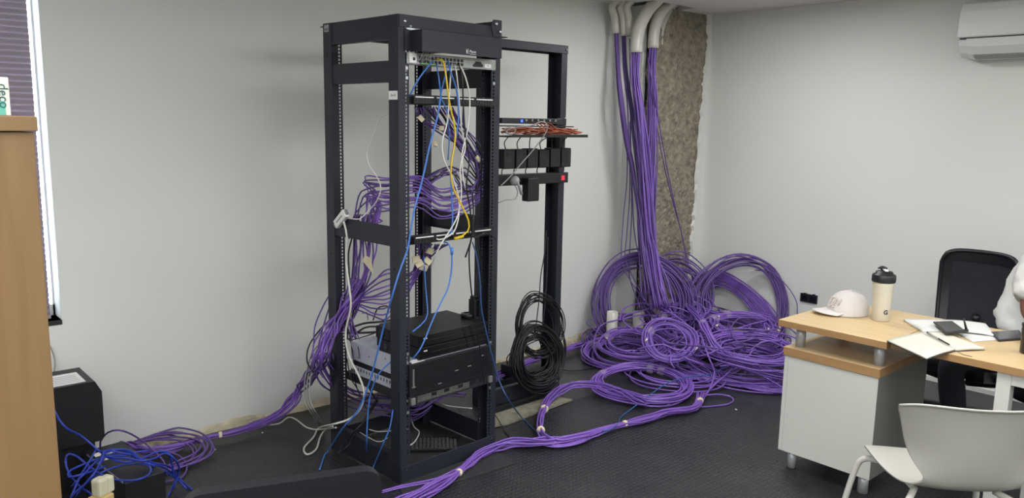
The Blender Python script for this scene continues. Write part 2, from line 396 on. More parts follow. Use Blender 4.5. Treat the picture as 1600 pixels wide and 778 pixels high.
# ================================================================== THE RACK
def post_mesh(h, plate=0.068, fl=0.055, t=0.0025, hz0=0.09):
    """C channel: side plate on x=0 plane y 0..plate, flanges at y=0 and y=plate reaching to x=fl, square holes punched"""
    m = MB(); m.box(0, t, 0, plate, 0, h)
    hc = fl-.014; hw = 0.0048
    for ya in (0, plate-t):
        m.box(t, hc-hw, ya, ya+t, 0, h).box(hc+hw, fl, ya, ya+t, 0, h)
        z = hz0; last = 0.0
        while z < h-0.03:
            m.box(hc-hw, hc+hw, ya, ya+t, last, z-hw); last = z+hw; z += 0.015875
        m.box(hc-hw, hc+hw, ya, ya+t, last, h)
    return m
RW, RD, RH = 0.583, 0.570, 2.045
rack = empty('equipment_rack', RO, RA, 'tall black four-post open equipment rack, the nearer of the two racks', 'rack')
pm = post_mesh(RH).mesh('rack_post', M_rackblk)
for k, (px, py, rz) in enumerate(((0, 0, 0), (0, RD-.068, 0), (RW, .068, PI), (RW, RD, PI))):
    o = bpy.data.objects.new('post', pm); COL.objects.link(o); o.parent = rack; o.location = (px, py, 0); o.rotation_euler = (0, 0, rz)
def rack_beam(name, x0, x1, y0, y1, z0, z1, parent=rack, bev=0.0015): return MB().box(x0, x1, y0, y1, z0, z1).build(name, M_rackblk, parent, bevel=bev)
for xs in (0.0026, RW-.0046):
    for z0_, z1_ in ((1.948, RH), (1.772, 1.861), (1.075, 1.163)):
        zz = .028 if xs > .3 and z1_ == RH else 0
        rack_beam('side_beam', xs, xs+.002, .02, RD-.02, z0_, z1_+zz)
        MB().box(min(xs, xs), xs+.002, .068, RD-.068, z0_, z0_+.002).build
    # folded lips of the side beams
for z0_, z1_ in ((1.948, RH), (1.772, 1.861), (1.075, 1.163)):
    rack_beam('beam_lip', 0.003, 0.028, .069, RD-.069, z0_-.0005, z0_+.0015)
    rack_beam('beam_lip', RW-.028, RW-.003, .069, RD-.069, z0_-.0005, z0_+.0015)
rack_beam('front_beam', 0.004, RW-.004, -.004, -.001, 1.994, RH)
rack_beam('rear_beam', 0.004, RW-.004, RD+.001, RD+.004, 1.984, RH)
rack_beam('top_plate', -.0, RW, RD-.06, RD+.025, 2.030, 2.034)
rack_beam('top_plate', RW-.004, RW+.04, -.006, .05, 2.000, 2.004)
rack_beam('base_board', 0.004, RW-.002, -.0045, -.001, 0.004, .080)
rack_beam('base_board', 0.004, RW-.002, RD+.001, RD+.0045, 0.004, .085)
rack_beam('base_board', -.0005, .0022, .069, RD-.069, 0.0045, .125); rack_beam('base_board', RW-.0022, RW+.0005, .069, RD-.069, 0.0045, .125)
rack_beam('base_lip', .0, .030, .069, RD-.069, .122, .125); rack_beam('base_lip', RW-.030, RW, .069, RD-.069, .122, .125)
MB().extr([(0.515, 2.045), (0.530, 2.073), (RW-.002, 2.073), (RW-.002, 2.0), (0.530, 2.0)], 1, -.008, -.0045).build('corner_bracket', M_rackblk, rack)
for (x, y, z) in ((.032, -.004, 2.018), (.545, -.009, 2.055), (.572, -.009, 2.022), (.030, -.0045, .06), (.555, -.0045, .065), (.555, -.0045, .022), (.06, -.0045, 2.0)):
    r_ = 0.0085 if z > 1 and x != .06 else .006
    MB().lathe([(0.0, 0), (r_, 0), (r_*.9, .003), (r_*.4, .005), (0, .005)], (x, y, z), 12, 0, (0, -1, 0)).build('bolt', M_screw if z > 1 else M_dark, rack)
for (y, z) in ((.035, 1.90), (.54, 1.90), (.035, .98), (.54, .98), (.035, .10), (.30, .05)):
    MB().lathe([(0.0, 0), (.005, 0), (.004, .0015), (0, .0015)], (-.0002, y, z), 10, 0, (-1, 0, 0)).build('bolt', M_blackg, rack)
# label on the corner post
lb = MB().box(-.0012, -.0001, .006, .066, 1.700, 1.736).build('post_label', M_label, rack); tag(lb, 'white printed label on the corner post')
text('lettering', 'Srv 8', 0.016, M_ink, lb, basis((0, -1, 0), (0, 0, 1), (-.0014, .036, 1.718)), 0.0003)
lb = MB().box(-.0012, -.0001, RD-.050, RD-.012, 2.006, 2.038).build('post_label', M_steel, rack); tag(lb, 'small grey maker plate on the rear corner post')
text('lettering', 'RACK', 0.011, M_ink, lb, basis((0, -1, 0), (0, 0, 1), (-.0014, RD-.031, 2.018)), 0.0003)
# loose cage nuts on the rails
for k, z in enumerate((1.96, 1.92, 1.83, 1.79, 1.10, 1.09, .60, .56, .385, .33)):
    MB().box(.035, .047, -.0035, -.0004, z-.006, z+.006).build('cage_nut', M_screw, rack)
    if k % 2: MB().box(RW-.047, RW-.035, -.0035, -.0004, z-.006, z+.006).build('cage_nut', M_screw, rack)

def rk_thing(name, label, cat, group=None, loc=(0, 0, 0)):
    p = rl(*loc); return empty(name, p, RA, label, cat, group)

# cable cover box
t = rk_thing('cable_cover', 'black folded steel cover box at the top of the rack', 'cover')
m = MB(); m.box(.060, .512, -.082, -.079, 1.896, 1.984).box(.060, .063, -.079, .0, 1.896, 1.984).box(.509, .512, -.079, 0, 1.896, 1.984).box(.060, .512, -.079, 0, 1.981, 1.984)
m.build('cover', M_rackblk, t, bevel=.001)
for xa, xb in ((.03, .06), (.512, .552)): MB().box(xa, xb, -.0045, -.0027, 1.9, 1.984).build('ear', M_rackblk, t)
lg = MB().box(.300, .301, -.0826, -.0821, 1.904, 1.922).box(.300, .314, -.0826, -.0821, 1.904, 1.905).box(.300, .314, -.0826, -.0821, 1.921, 1.922).box(.313, .314, -.0826, -.0821, 1.904, 1.922).box(.303, .307, -.0826, -.0821, 1.907, 1.918).build('emblem', M_label, t)
text('lettering', 'Planet', 0.015, M_label, t, basis((1, 0, 0), (0, 0, 1), (.338, -.0824, 1.913)), 0.0003)
MB().box(.32, .356, -.0826, -.0821, 1.902, 1.9035).build('underline', M_label, t)
MB().box(.035, .075, -.012, -.005, 1.986, 1.992).build('bright_clip', M_screw, t)

# 1U switch with cables
t = rk_thing('rack_switch', 'silver one-unit network switch under the cover box, full of patch cords', 'network switch')
m = MB(); m.box(.056, .528, .004, .075, 1.850, 1.893); m.build('case', M_steel, t, bevel=.001)
MB().box(.040, .549, -.0046, -.003, 1.849, 1.895).build('face_plate', M_steel, t)
MB().box(.050, .085, -.012, -.0047, 1.853, 1.892).build('white_module', M_label, t)
MB().box(.066, .078, -.0135, -.0122, 1.863, 1.875).build('port', M_black, t)
for k in range(12):
    xx = .105+k*.021
    MB().box(xx, xx+.014, -.0062, -.0047, 1.872, 1.884).build('port', M_black, t)
    MB().box(xx, xx+.014, -.0062, -.0047, 1.856, 1.868).build('port', M_black, t)
MB().extr([(.405, 1.862), (.420, 1.873), (.425, 1.881), (.455, 1.881), (.462, 1.872), (.470, 1.866), (.466, 1.858), (.415, 1.857)], 1, -.0062, -.0047).build('power_socket', M_black, t)
lb = MB().box(.480, .520, -.0056, -.0047, 1.857, 1.874).build('spec_label', M_label, t)
text('lettering', 'CE', .009, M_ink, lb, basis((1, 0, 0), (0, 0, 1), (.5, -.0058, 1.865)), .0002)
MB().box(.11, .20, -.016, -.006, 1.8495, 1.8545).build('green_strip', M_led_g if False else mat('pale_green_board', (120, 170, 110), .5), t)
for k in range(5):
    xx = .10+k*.013
    MB().tube(spline([(xx, -.006, 1.86), (xx-.004, -.03, 1.878), (xx+.004, -.035, 1.897), (xx+.01, -.018, 1.90)], .006), .0022, 6).build('wire_clip', M_greyc, t)

def patch_panel(label, zc, tilt=0):
    t = rk_thing('patch_panel', label, 'patch panel')
    MB().box(.038, .549, -.0048, -.0028, zc-.021, zc+.021).build('panel', M_black, t, bevel=.0008)
    MB().box(.062, .525, -.026, -.0048, zc-.016, zc+.014).build('jack_housing', M_black, t, bevel=.001)
    MB().box(.062, .525, 0.0, .05, zc-.016, zc-.010).build('cable_tray', M_black, t)
    for g in range(4):
        xa = .068+g*.115
        MB().box(xa, xa+.098, -.0275, -.0262, zc+.009, zc+.0135).build('label_strip', M_label, t)
        for k in range(6):
            xx = xa+.002+k*.0162; v = MB()
            v.box(xx, xx+.0115, -.0275, -.0262, zc-.008, zc+.004).build('port', M_blackg, t)
    return t
patch_panel('black 24-port patch panel with four white label strips, upper of two in the rack', 1.702)
patch_panel('black patch panel at mid height of the rack with white plugs lying on it', 1.105)

# rack server with pale sides
t = rk_thing('rack_server', 'deep rack server with a black grille front and pale grey metal sides', 'server')
MB().box(.052, .53, .012, .46, .472, .560).build('case', M_chassis, t, bevel=.0015)
MB().box(.054, .528, .014, .44, .446, .472).build('rail_gap', M_black, t)
m = MB().box(.050, .532, .012, .44, .404, .446); m.build('lower_case', M_chassis, t, bevel=.001)
for k in range(12): MB().box(.0492, .0502, .14+k*.023, .146+k*.023, .425, .440).build('vent_slot', M_black, t)
for (yy, zz) in ((.18, .535), (.31, .515), (.40, .49)): MB().lathe([(0, 0), (.004, 0), (.003, .001), (0, .001)], (.0518, yy, zz), 8, 0, (-1, 0, 0)).build('screw', M_ink, t)
MB().box(.040, .548, -.018, -.003, .405, .552).build('front_panel', M_black, t, bevel=.002)
for z in (.535, .51, .485, .46, .435): MB().box(.075, .515, -.0190, -.0182, z-.0095, z+.009).build('drive_bay', M_blackc, t)
for (xx, zz) in ((.30, .47), (.38, .475), (.20, .43), (.46, .51)): MB().box(xx, xx+.022, -.0205, -.0196, zz, zz+.003).build('bay_latch', M_greyc, t)
MB().box(.055, .062, -.023, -.018, .45, .53).box(.05, .07, -.023, -.018, .445, .45).build('front_handle', M_steel, t)
# light paper corner peeking between the boxes
o = MB().prism([(0, 0), (.075, .004), (.07, .03), (.01, .03)], 0, .0015).build('paper_scrap', M_paper, None, loc=rl(.058, -.012, .5535), rot=(0, 0, RA)); tag(o, 'scrap of pale paper sticking out between recorder and server', 'paper')
# 1U lower bracket unit
t = rk_thing('slim_server', 'slim one-unit server with a scuffed silver bezel, lowest unit in the rack', 'server')
MB().box(.052, .532, .004, .50, .359, .401).build('case', M_dark, t, bevel=.001)
MB().box(.040, .549, -.008, -.003, .357, .402).build('bezel', M_dark, t, bevel=.001)
MB().box(.09, .40, -.0095, -.0082, .366, .396).build('mesh_insert', mat('scuffed_mesh', (96, 98, 92), .5, .5, var=.4, vscale=120, bump=.5, bscale=600), t)
for xx in (.17, .245, .33, .41, .47): MB().box(xx, xx+.03, -.0102, -.0096, .378, .394).build('drive_bay', M_black, t)
for xx in (.048, .520): MB().box(xx, xx+.022, -.022, -.008, .364, .396).build('ear_handle', M_steel, t, bevel=.002)
# two recorders
def recorder(label, z0_, z1_, xa, xb, ya, yb):
    t = rk_thing('video_recorder', label, 'recorder', loc=(0, 0, z0_)); h = z1_-z0_
    MB().box(xa, xb, ya+.006, yb, 0.003, h).build('case', M_black, t, bevel=.002)
    MB().box(xa, xb, ya, ya+.006, 0.004, h-.001).build('front_panel', M_blackg, t, bevel=.001)
    MB().box(xa+.06, xb-.02, ya-.0008, ya-.0001, h*.5, h*.54).build('trim_line', M_dark, t)
    text('lettering', 'NVR', .010, M_label, t, basis((1, 0, 0), (0, 0, 1), (xa+.035, ya-.0008, h*.72)), .0002, .0003)
    for px_ in (xa+.02, xb-.02):
        for py_ in (ya+.03, yb-.03): MB().cyl((px_, py_, -.0005), (px_, py_, .0035), .008).build('foot', M_blackc, t)
recorder('black video recorder, upper of two stacked on the server', .612, .668, .105, .520, -.002, .30)
recorder('black video recorder underneath another, resting on the server', .5545, .611, .105, .530, -.004, .32)
# two little black boxes with round faces on top of the server
for k, (z, y) in enumerate(((.5605, .19), (.618, .215))):
    t = rk_thing('compact_speaker', ('small black cube speaker with round grille standing on the pale server', 'small black cube speaker stacked on another on the server')[k], 'speaker', loc=(.060, y, z))
    MB().box(0, .075, -.05, .05, 0, .056).build('body', M_black, t, bevel=.003)
    MB().lathe([(0, 0), (.018, 0), (.020, .002), (.014, .003), (0, .001)], (-.0001, 0, .028), 20, 0, (-1, 0, 0)).build('grille', M_dark, t)
# keyboard on the rack floor
kbp = az(640, 700, .012)
kb = empty('keyboard', (kbp[0], kbp[1], 0), YAW-PI/2+.10, 'dusty black computer keyboard lying on the floor inside the rack', 'keyboard')
m = MB().box(-.17, .25, -.03, .115, .004, .020); m.build('base', M_black, kb, bevel=.003)
kme = MB().add([(-.0075, -.0075, 0), (.0075, -.0075, 0), (.0075, .0075, 0), (-.0075, .0075, 0), (-.006, -.006, .006), (.006, -.006, .006), (.006, .006, .006), (-.006, .006, .006)], [(4, 5, 6, 7), (0, 1, 5, 4), (1, 2, 6, 5), (2, 3, 7, 6), (3, 0, 4, 7)]).mesh('key', mat('dusty_key', (52, 52, 54), .5))
for r in range(6):
    for c_ in range(21):
        if r == 5 and c_ > 18: continue
        o = bpy.data.objects.new('key', kme); COL.objects.link(o); o.parent = kb; o.location = (-.158+c_*.0192, -.018+r*.0215, .020)
# black webcam / plug on top of recorder
t = empty('tape_roll', rl(.50, .115, .6685), 0, 'small black roll sitting on the recorder beside the right post', 'roll')
MB().lathe([(.02, 0), (.034, 0), (.036, .003), (.036, .018), (.034, .021), (.02, .021), (.02, 0)], seg=24).build('rim', M_blackg, t)
MB().lathe([(.0, .004), (.019, .004), (.019, .017), (0, .017)], seg=16).build('core', M_steel, t)
t = empty('power_adapter', rl(.545, .10, .672), RA, 'slim black power adapter upright against the right rack post above the recorders', 'power adapter')
MB().box(-.030, .0, -.02, .03, 0, .085).build('body', M_black, t, bevel=.004)
MB().box(-.026, -.004, -.012, .022, .0855, .10).build('plug', M_blackc, t)

# white adapter hanging on left mid beam
p = rk(533, 342, -.012, 'x')
t = empty('inline_adapter', p, 0, 'white cable adapter block hanging over the mid beam of the rack', 'adapter')
bs = basis(RUY*-1+np.array([0, 0, .8]), np.array([0, 0, 1.])+RUY*.8, (0, 0, 0))
o = MB().box(-.052, .052, -.021, .021, -.011, .011).build('body', M_whitep, t, bevel=.004); o.matrix_local = bs
o = MB().box(-.03, .03, -.002, .002, .0112, .0118).build('printed_line', M_ink, t); o.matrix_local = bs
o = MB().box(.053, .062, -.012, .012, -.006, .006).box(-.062, -.053, -.010, .010, -.006, .006).build('connector', M_steel, t); o.matrix_local = bs

# ================================================================== SECOND FRAME
FX0, FX1, FY = 2.755, 3.337, 3.30
fr = empty('two_post_frame', (FX0, FY, 0), 0, 'black two-post rack frame standing behind the main rack', 'rack frame')
pm2 = MB().box(0, .0025, 0, .11, 0, 2.045).box(0, .045, 0, .0025, 0, 2.045).box(0, .045, .1075, .11, 0, 2.045).mesh('frame_post', M_rackblk)
for (x, y, rz) in ((0, 0, 0), (FX1-FX0, .11, PI)):
    o = bpy.data.objects.new('post', pm2); COL.objects.link(o); o.parent = fr; o.location = (x, y, 0); o.rotation_euler = (0, 0, rz)
FWd = FX1-FX0
rack_beam('top_beam', -.002, FWd+.002, -.003, -.0005, 2.006, 2.048, fr); rack_beam('top_beam', -.002, FWd+.002, .1105, .113, 2.006, 2.048, fr)
rack_beam('top_lip', -.002, FWd+.002, -.003, .113, 2.0485, 2.051, fr)
rack_beam('base_board', -.002, FWd+.002, -.006, -.001, .017, .105, fr); rack_beam('base_board', -.002, FWd+.002, .1105, .114, .004, .105, fr)
rack_beam('base_lip', -.002, FWd+.002, -.006, .025, .105, .108, fr)
for (x, z) in ((.012, 2.028), (FWd-.012, 2.028), (FWd-.03, 1.632), (FWd-.012, 1.64), (FWd-.012, 1.33), (FWd-.012, 1.30), (FWd-.02, .06)):
    MB().lathe([(0, 0), (.005, 0), (.004, .003), (0, .003)], (x, -.006, z), 10, 0, (0, -1, 0)).build('bolt', M_screw, fr)
def f2(px, py, y=FY-.02): return at(px, py, 1, y)
t = empty('small_switch', (FX0, FY, 1.607), 0, 'thin dark grey network switch on rack ears with a blue light', 'network switch')
MB().box(.05, .50, -.05, .09, 0, .030).build('case', M_dark, t, bevel=.002)
MB().box(.01, .05, -.012, -.006, -.006, .034).box(.50, .575, -.012, -.006, -.006, .034).build('ear', M_dark, t, bevel=.001)
MB().box(.185, .198, -.0515, -.0502, .008, .022).build('power_light', M_led_b, t); tag(t.children[-1], 'glowing blue status light')
for k in range(16): MB().box(.22+k*.015, .231+k*.015, -.0515, -.0502, .014, .025).build('port', M_blackc if k % 3 else M_steel, t)
MB().box(.345, .365, -.0522, -.0516, .006, .013).build('link_light', M_led_g, t)
# tray with orange cables
t = empty('cable_tray', (FX0, FY, 1.535), 0, 'black cable tray sticking out past the right post of the frame', 'cable tray')
MB().box(.03, .62, -.14, -.010, 0, .008).build('tray_floor', M_black, t, bevel=.001)
MB().box(.03, .62, -.145, -.138, 0, .016).build('front_lip', M_black, t, bevel=.001)
MB().box(.02, .60, -.05, -.008, .056, .062).build('top_bar', M_black, t, bevel=.001)
rnd = random.Random(5)
cb = empty('cable_bundle', (FX0, FY-.09, 1.545), 0, 'bundle of orange-brown cables heaped along the tray of the frame', 'cables')
for k in range(13):
    pts = [(x+rnd.uniform(-.015, .015), rnd.uniform(-.035, .035), .006+rnd.uniform(0, .036)) for x in (.04, .13, .22, .31, .40, .49, .56)]
    if k < 7: pts.append((.60+rnd.uniform(0, .02), rnd.uniform(-.012, .012), .014+rnd.uniform(-.002, .008)))
    MB().tube(spline(pts, .012), .0035, 6).build('cable', M_orange, cb)
for k in range(5):
    x = .26+k*.028
    MB().tube(spline([(x, .038, .068), (x+.006, .012, .066), (x+.015, -.01, .05), (x+.03, -.02, .035)], .01), .003, 6).build('cable', M_orange, cb)
# adapters row
for k in range(6):
    x0_ = .045+k*.087; zt = 1.365
    t = empty('power_adapter', (FX0+x0_, FY-.045, zt), 0, ('leftmost', 'second from the left', 'third from the left', 'fourth from the left', 'second from the right', 'rightmost')[k]+' of six black adapter bricks over the power strip', 'power adapter', 'row of black power adapters')
    MB().box(0.004, .080, -.03, .03, 0, .105+rnd.uniform(-.006, .006)).build('body', M_black, t, bevel=.006)
    MB().box(.012, .05, -.0306, -.0302, .03, .08).build('face_panel', M_blackg, t)
    MB().tube(spline([(.04, 0, .10), (.035+rnd.uniform(-.02, .02), 0, .14), (.045+rnd.uniform(-.03, .03), -.03, .175)], .01), .003, 6).build('lead', M_blackc, t)
    MB().tube(spline([(.02, 0, .004), (.012, 0, -.015), (.015, 0, -.031)], .01), .003, 6).build('prong_lead', M_blackc, t)
t = empty('power_strip', (FX0, FY, 1.265), 0, 'black rack power strip with a glowing red rocker switch', 'power strip')
MB().box(.02, .56, -.055, -.008, 0.008, .068).build('body', M_black, t, bevel=.003)
MB().box(.488, .54, -.0565, -.0552, .016, .058).build('switch_plate', M_dark, t, bevel=.001)
o = MB().box(.50, .525, -.061, -.0566, .024, .050).build('rocker_switch', M_red, t, bevel=.001); tag(o, 'lit red rocker switch')
t = empty('transformer_plug', (FX0+.235, FY-.085, 1.185), 0, 'bulky black transformer plug hanging from the power strip of the frame', 'plug')
MB().box(-.04, .045, -.025, .028, 0, .13).build('body', M_black, t, bevel=.006)
p = f2(803, 283, FY-.09)
t = empty('grey_plug', p, 0, 'round grey mains plug in the power strip of the frame', 'plug')
MB().lathe([(0, 0), (.020, 0), (.026, .006), (.026, .02), (.016, .034), (0, .036)], (0, .0, 0), 18, 0, (-.3, -.9, .2)).build('head', M_greyc, t)
MB().tube(spline([(-.005, -.03, 0), (.005, -.04, -.03), (.03, -.03, -.07)], .008), .0075, 8).build('strain_relief', M_greyc, t)

# ================================================================== CABLES
def cable(name, label, pts, r, m, parent=None, cat='cable', group=None, step=.02, seg=7):
    Q = spline(pts, step); Q[:, 2] = np.maximum(Q[:, 2], r+.0048)
    o = MB().tube(Q, r, seg).build(name, m, parent)
    if parent is None: tag(o, label, cat, group)
    return o
def RY(lst, d=-.05): return [rk(x, y, q[0] if q else d) for x, y, *q in lst]
cable('patch_cord', 'short blue cord from the switch to the left end of the upper patch panel', RY([(676, 95, -.03), (668, 105, -.06), (655, 122, -.07), (645, 140, -.05), (640, 150, -.03)]), .0033, M_blue)
# long blue cord to the floor
pp = RY([(692, 95, -.02), (697, 112, -.07), (690, 140), (684, 180), (672, 225), (660, 280), (648, 325), (641, 365), (636, 392), (624, 425), (612, 465, -.04)])
pp += [rk(601, 505, -.03, 'x'), rk(590, 550, -.04, 'x'), rk(577, 598, -.05, 'x'), rk(560, 640, -.08, 'x'), rk(535, 670, -.12, 'x'), az(512, 706, .012), az(499, 734, .008)]
cable('patch_cord', 'long blue cord slanting across the rack front to the floor', pp, .0040, M_blue)
cable('patch_cord', 'blue cord from the switch to the lower panel, behind the yellow cord', RY([(700, 95, -.02), (704, 112, -.07), (714, 145), (716, 190), (708, 235), (704, 270), (706, 310), (707, 345), (704, 365), (694, 374, -.03)]), .0035, M_blue)
cable('patch_cord', 'thin blue patch cord curving from the switch behind the white ones', RY([(682, 100, -.02), (686, 125, -.06), (690, 155), (698, 172), (702, 210, -.03), (700, 250, -.02)]), .0028, M_blue)
cable('patch_cord', 'yellow patch cord hanging from the switch to the lower patch panel', RY([(680, 93, -.01), (692, 95, -.05), (697, 120, -.08), (702, 160, -.08), (710, 195, -.08), (711, 220, -.08), (705, 260, -.08), (707, 290, -.07), (720, 318, -.07), (732, 345, -.07), (731, 361, -.06), (718, 371, -.05)]), .0038, M_yellow)
o = MB().tube(RY([(724, 369, -.055), (710, 373, -.045)]), [.006, .0075], 8).build('cable_boot', M_yellow); tag(o, 'yellow plug boot lying at the lower patch panel', 'plug')
cable('patch_cord', 'rightmost white patch cord hanging from the switch in a wide bow', RY([(716, 100, -.01), (722, 108, -.05), (730, 130, -.06), (734, 158), (731, 200), (722, 240), (724, 280), (728, 296, -.04)]), .0034, M_whitec)
cable('patch_cord', 'white patch cord crossing behind the yellow one to the left end of the lower panel', RY([(706, 100, -.02), (704, 118, -.06), (702, 150), (699, 190), (691, 222), (694, 250), (706, 275), (716, 305), (717, 335), (709, 362, -.06), (690, 374, -.05), (682, 373, -.035)]), .0034, M_whitec)
cable('patch_cord', 'white patch cord hanging nearly straight between yellow and rightmost white cords', RY([(710, 100, -.02), (713, 112, -.06), (717, 150), (721, 200), (727, 230), (719, 262), (721, 300), (717, 330), (709, 350, -.07), (690, 380, -.06), (680, 400, -.03), (673, 418, .03)]), .0031, M_whitec)
cable('patch_cord', 'black cord hanging beside the white patch cords to below the lower panel', RY([(716, 98, -.02), (722, 120, -.05), (724, 165), (727, 210), (733, 250), (729, 290), (735, 330), (737, 365), (733, 395), (735, 440), (741, 490, -.03)]), .0035, M_blackc)
cable('patch_cord', 'short black cord with a free cut end below the lower panel', RY([(738, 300, -.02), (740, 335, -.06), (737, 370, -.06), (733, 385, -.05), (727, 402, -.04)]), .0038, M_blackc)
cable('patch_cord', 'black cord drooping to the right from the lower patch panel', RY([(732, 360, -.05), (742, 372, -.06), (755, 365, -.05), (768, 368, -.03), (775, 374, -.02)]), .0031, M_blackc)
cable('patch_cord', 'dark cord hanging from the lower panel in front of the recorders', RY([(742, 375, -.04), (748, 410, -.05), (742, 450, -.05), (742, 500, -.05), (750, 545, -.05), (757, 600, -.04)]), .0028, M_blackc)
cable('patch_cord', 'blue cord with a coupler hanging under the lower panel and curving left', RY([(694, 378, -.03), (702, 382, -.06), (706, 400, -.06), (705, 425), (700, 450), (688, 475), (676, 500), (664, 530), (655, 548), (645, 560, -.03)]), .0035, M_blue)
o = MB().tube(RY([(706, 387, -.06), (706, 398, -.06)]), [.0085, .006], 8).build('cable_coupler', M_blue); tag(o, 'small blue coupler under the lower patch panel', 'coupler')
cable('patch_cord', 'grey-blue cord running from lower right up towards the left rear post', RY([(662, 400, .1), (665, 450, .08), (668, 490, .05), (660, 505, .03), (645, 518, .0)]), .0033, M_blue)
pp = RY([(738, 378, -.04), (745, 402, -.05), (750, 440, -.06), (752, 480, -.06), (760, 520, -.06), (770, 560, -.06)])+[rk(780, 595, -.06), rk(795, 625, -.1)]+[az(815, 652, .03), az(830, 667, .012), az(846, 678, .045)]
cable('patch_cord', 'dull blue cord running down the right post and across the floor to the purple loop', pp, .0033, mat('dull_blue_sheath', (44, 74, 122), .45))
pp = [rk(612, 564, .01, 'x'), rk(600, 575, -.02, 'x'), rk(588, 590, -.04, 'x'), rk(578, 620, -.05, 'x'), rk(574, 660, -.06, 'x'), rk(573, 690, -.06, 'x'), az(573, 712, .02)]
cable('patch_cord', 'light blue cord dropping straight down the left side of the rack to the floor', pp, .0033, M_blue)
pp = [rk(614, 640, .0, 'x'), rk(609, 668, -.02, 'x'), rk(597, 697, -.04, 'x'), az(584, 728, .03), az(578, 745, .01)]
cable('patch_cord', 'blue cord curving down past the base board beside the front corner post', pp, .0033, M_blue)
# white cables at left side
pp = [rk(537, 346, -.02, 'x'), rk(542, 370, -.02, 'x'), rk(541, 410, -.02, 'x'), rk(546, 450, -.03, 'x'), rk(548, 480, -.03, 'x'), rk(540, 520, -.03, 'x'), rk(545, 555, -.03, 'x'), rk(562, 590, -.03, 'x'), rk(569, 615, -.03, 'x'), rk(562, 640, -.04, 'x'), rk(545, 655, -.06, 'x'), rk(520, 663, -.12, 'x')]
pp += [az(500, 668, .02), az(490, 683, .01), az(475, 700, .01), az(480, 710, .01), az(494, 702, .01), az(500, 684, .02), az(508, 672, .03), rk(525, 668, -.04, 'x')]
cable('white_cord', 'thick white cord from the white adapter looping onto the floor left of the rack', pp, .0048, M_whitec)
pp = [rk(606, 177, .02, 'x'), rk(594, 184, .04, 'x'), rk(586, 205, .05, 'x'), rk(577, 227, .05, 'x'), rk(573, 240, .05, 'x'), rk(577, 258, .05, 'x'), rk(591, 280, .05, 'x'), rk(595, 296, .05, 'x'), rk(588, 315, .05, 'x'), rk(575, 330, .04, 'x'), rk(562, 342, .0, 'x'), rk(546, 341, -.01, 'x')]
cable('white_cord', 'thin white cord in a wavy line across the side opening above the white adapter', pp, .0028, M_whitec)
pp = [az(408, 664, .01), az(435, 662, .012), az(450, 652, .03), az(462, 655, .02), az(480, 668, .012), az(500, 671, .03), rk(520, 666, -.06, 'x')]
cable('white_cord', 'white cord running along the floor from the wall to the rack', pp, .0040, M_whitec)
for k in range(3):
    a = k*4
    pp = [rk(520, 520+a, -.03, 'x'), rk(500-a, 545, -.06, 'x'), rk(486-a, 585, -.1, 'x'), rk(484-a, 620, -.12, 'x'), rk(492-a, 642, -.12, 'x'), az(507-a, 664, .012)]
    cable('white_cord', ['outermost', 'middle', 'innermost'][2-k]+' of three pale cords bowing beside the rear rack post', pp, .0034, M_greyc)
# black wires seen through the left opening
rnd = random.Random(11)
def wirex(lst, r=.0028, m=M_blackc): return MB().tube(spline([rk(x, y, d, 'x') for x, y, d in lst], .02), r, 6), m
bw = empty('cable_bundle', rl(.05, .45, .45), 0, 'tangle of thin black power leads behind and under the pale server', 'cables')
def addw(parent, lst, r=.0028, m=M_blackc, n='cable'):
    P = spline([rk(x, y, d, 'x') for x, y, d in lst], .02)-np.array(parent.location)
    MB().tube(P, r, 6).build(n, m, parent)
addw(bw, [(545, 515, .1), (552, 560, .03), (556, 600, .05), (570, 625, .08), (590, 600, .1), (607, 610, .1)])
addw(bw, [(542, 560, .04), (548, 590, .03), (560, 610, .05), (575, 640, .06), (590, 620, .1)])
addw(bw, [(545, 530, .2), (570, 512, .2), (595, 510, .2), (610, 505, .2)], .005)
addw(bw, [(540, 520, .2), (565, 520, .2), (600, 518, .2)], .006)
addw(bw, [(546, 532, .2), (575, 524, .2), (605, 512, .2)], .003)
addw(bw, [(548, 512, .25), (570, 505, .25), (592, 503, .25), (612, 500, .2)], .006)
addw(bw, [(555, 528, .1), (560, 545, .045), (562, 560, .04)], .002)
addw(bw, [(583, 500, .25), (590, 482, .25), (603, 478, .25), (612, 482, .25)], .0035)
addw(bw, [(575, 500, .25), (573, 488, .25), (566, 490, .25)], .002)
addw(bw, [(540, 586, -.02), (530, 580, -.03), (527, 588, -.03), (533, 594, -.03), (545, 590, -.02), (550, 575, .0)], .0022)
addw(bw, [(578, 575, .06), (575, 600, .1), (588, 625, .15), (600, 640, .2)], .004)
addw(bw, [(590, 625, .1), (575, 650, .03), (560, 670, -.02), (545, 695, -.05), (527, 708, -.12)], .004)
addw(bw, [(585, 628, .1), (570, 655, .03), (556, 672, -.02), (540, 690, -.05), (530, 703, -.12)], .004)
# pale cords inside the base of rack
for i, L_ in enumerate((([(640, 640), (646, 665), (655, 675), (648, 690), (640, 696)]), ([(560, 660), (580, 672), (600, 674), (640, 670)]), ([(545, 665), (560, 674), (590, 690), (606, 684)]), ([(668, 625), (700, 634), (738, 638)]))):
    cable('white_cord', ['pale cord bent in a hook on the rack floor beside the front post', 'pale cord lying across the rack base towards the right', 'pale cord along the inner left base board of the rack', 'thin pale cord on the floor behind the rack'][i], [az(x, y, .03) if i < 3 else az(x, y, .01) for x, y in L_], .003, M_whitec)

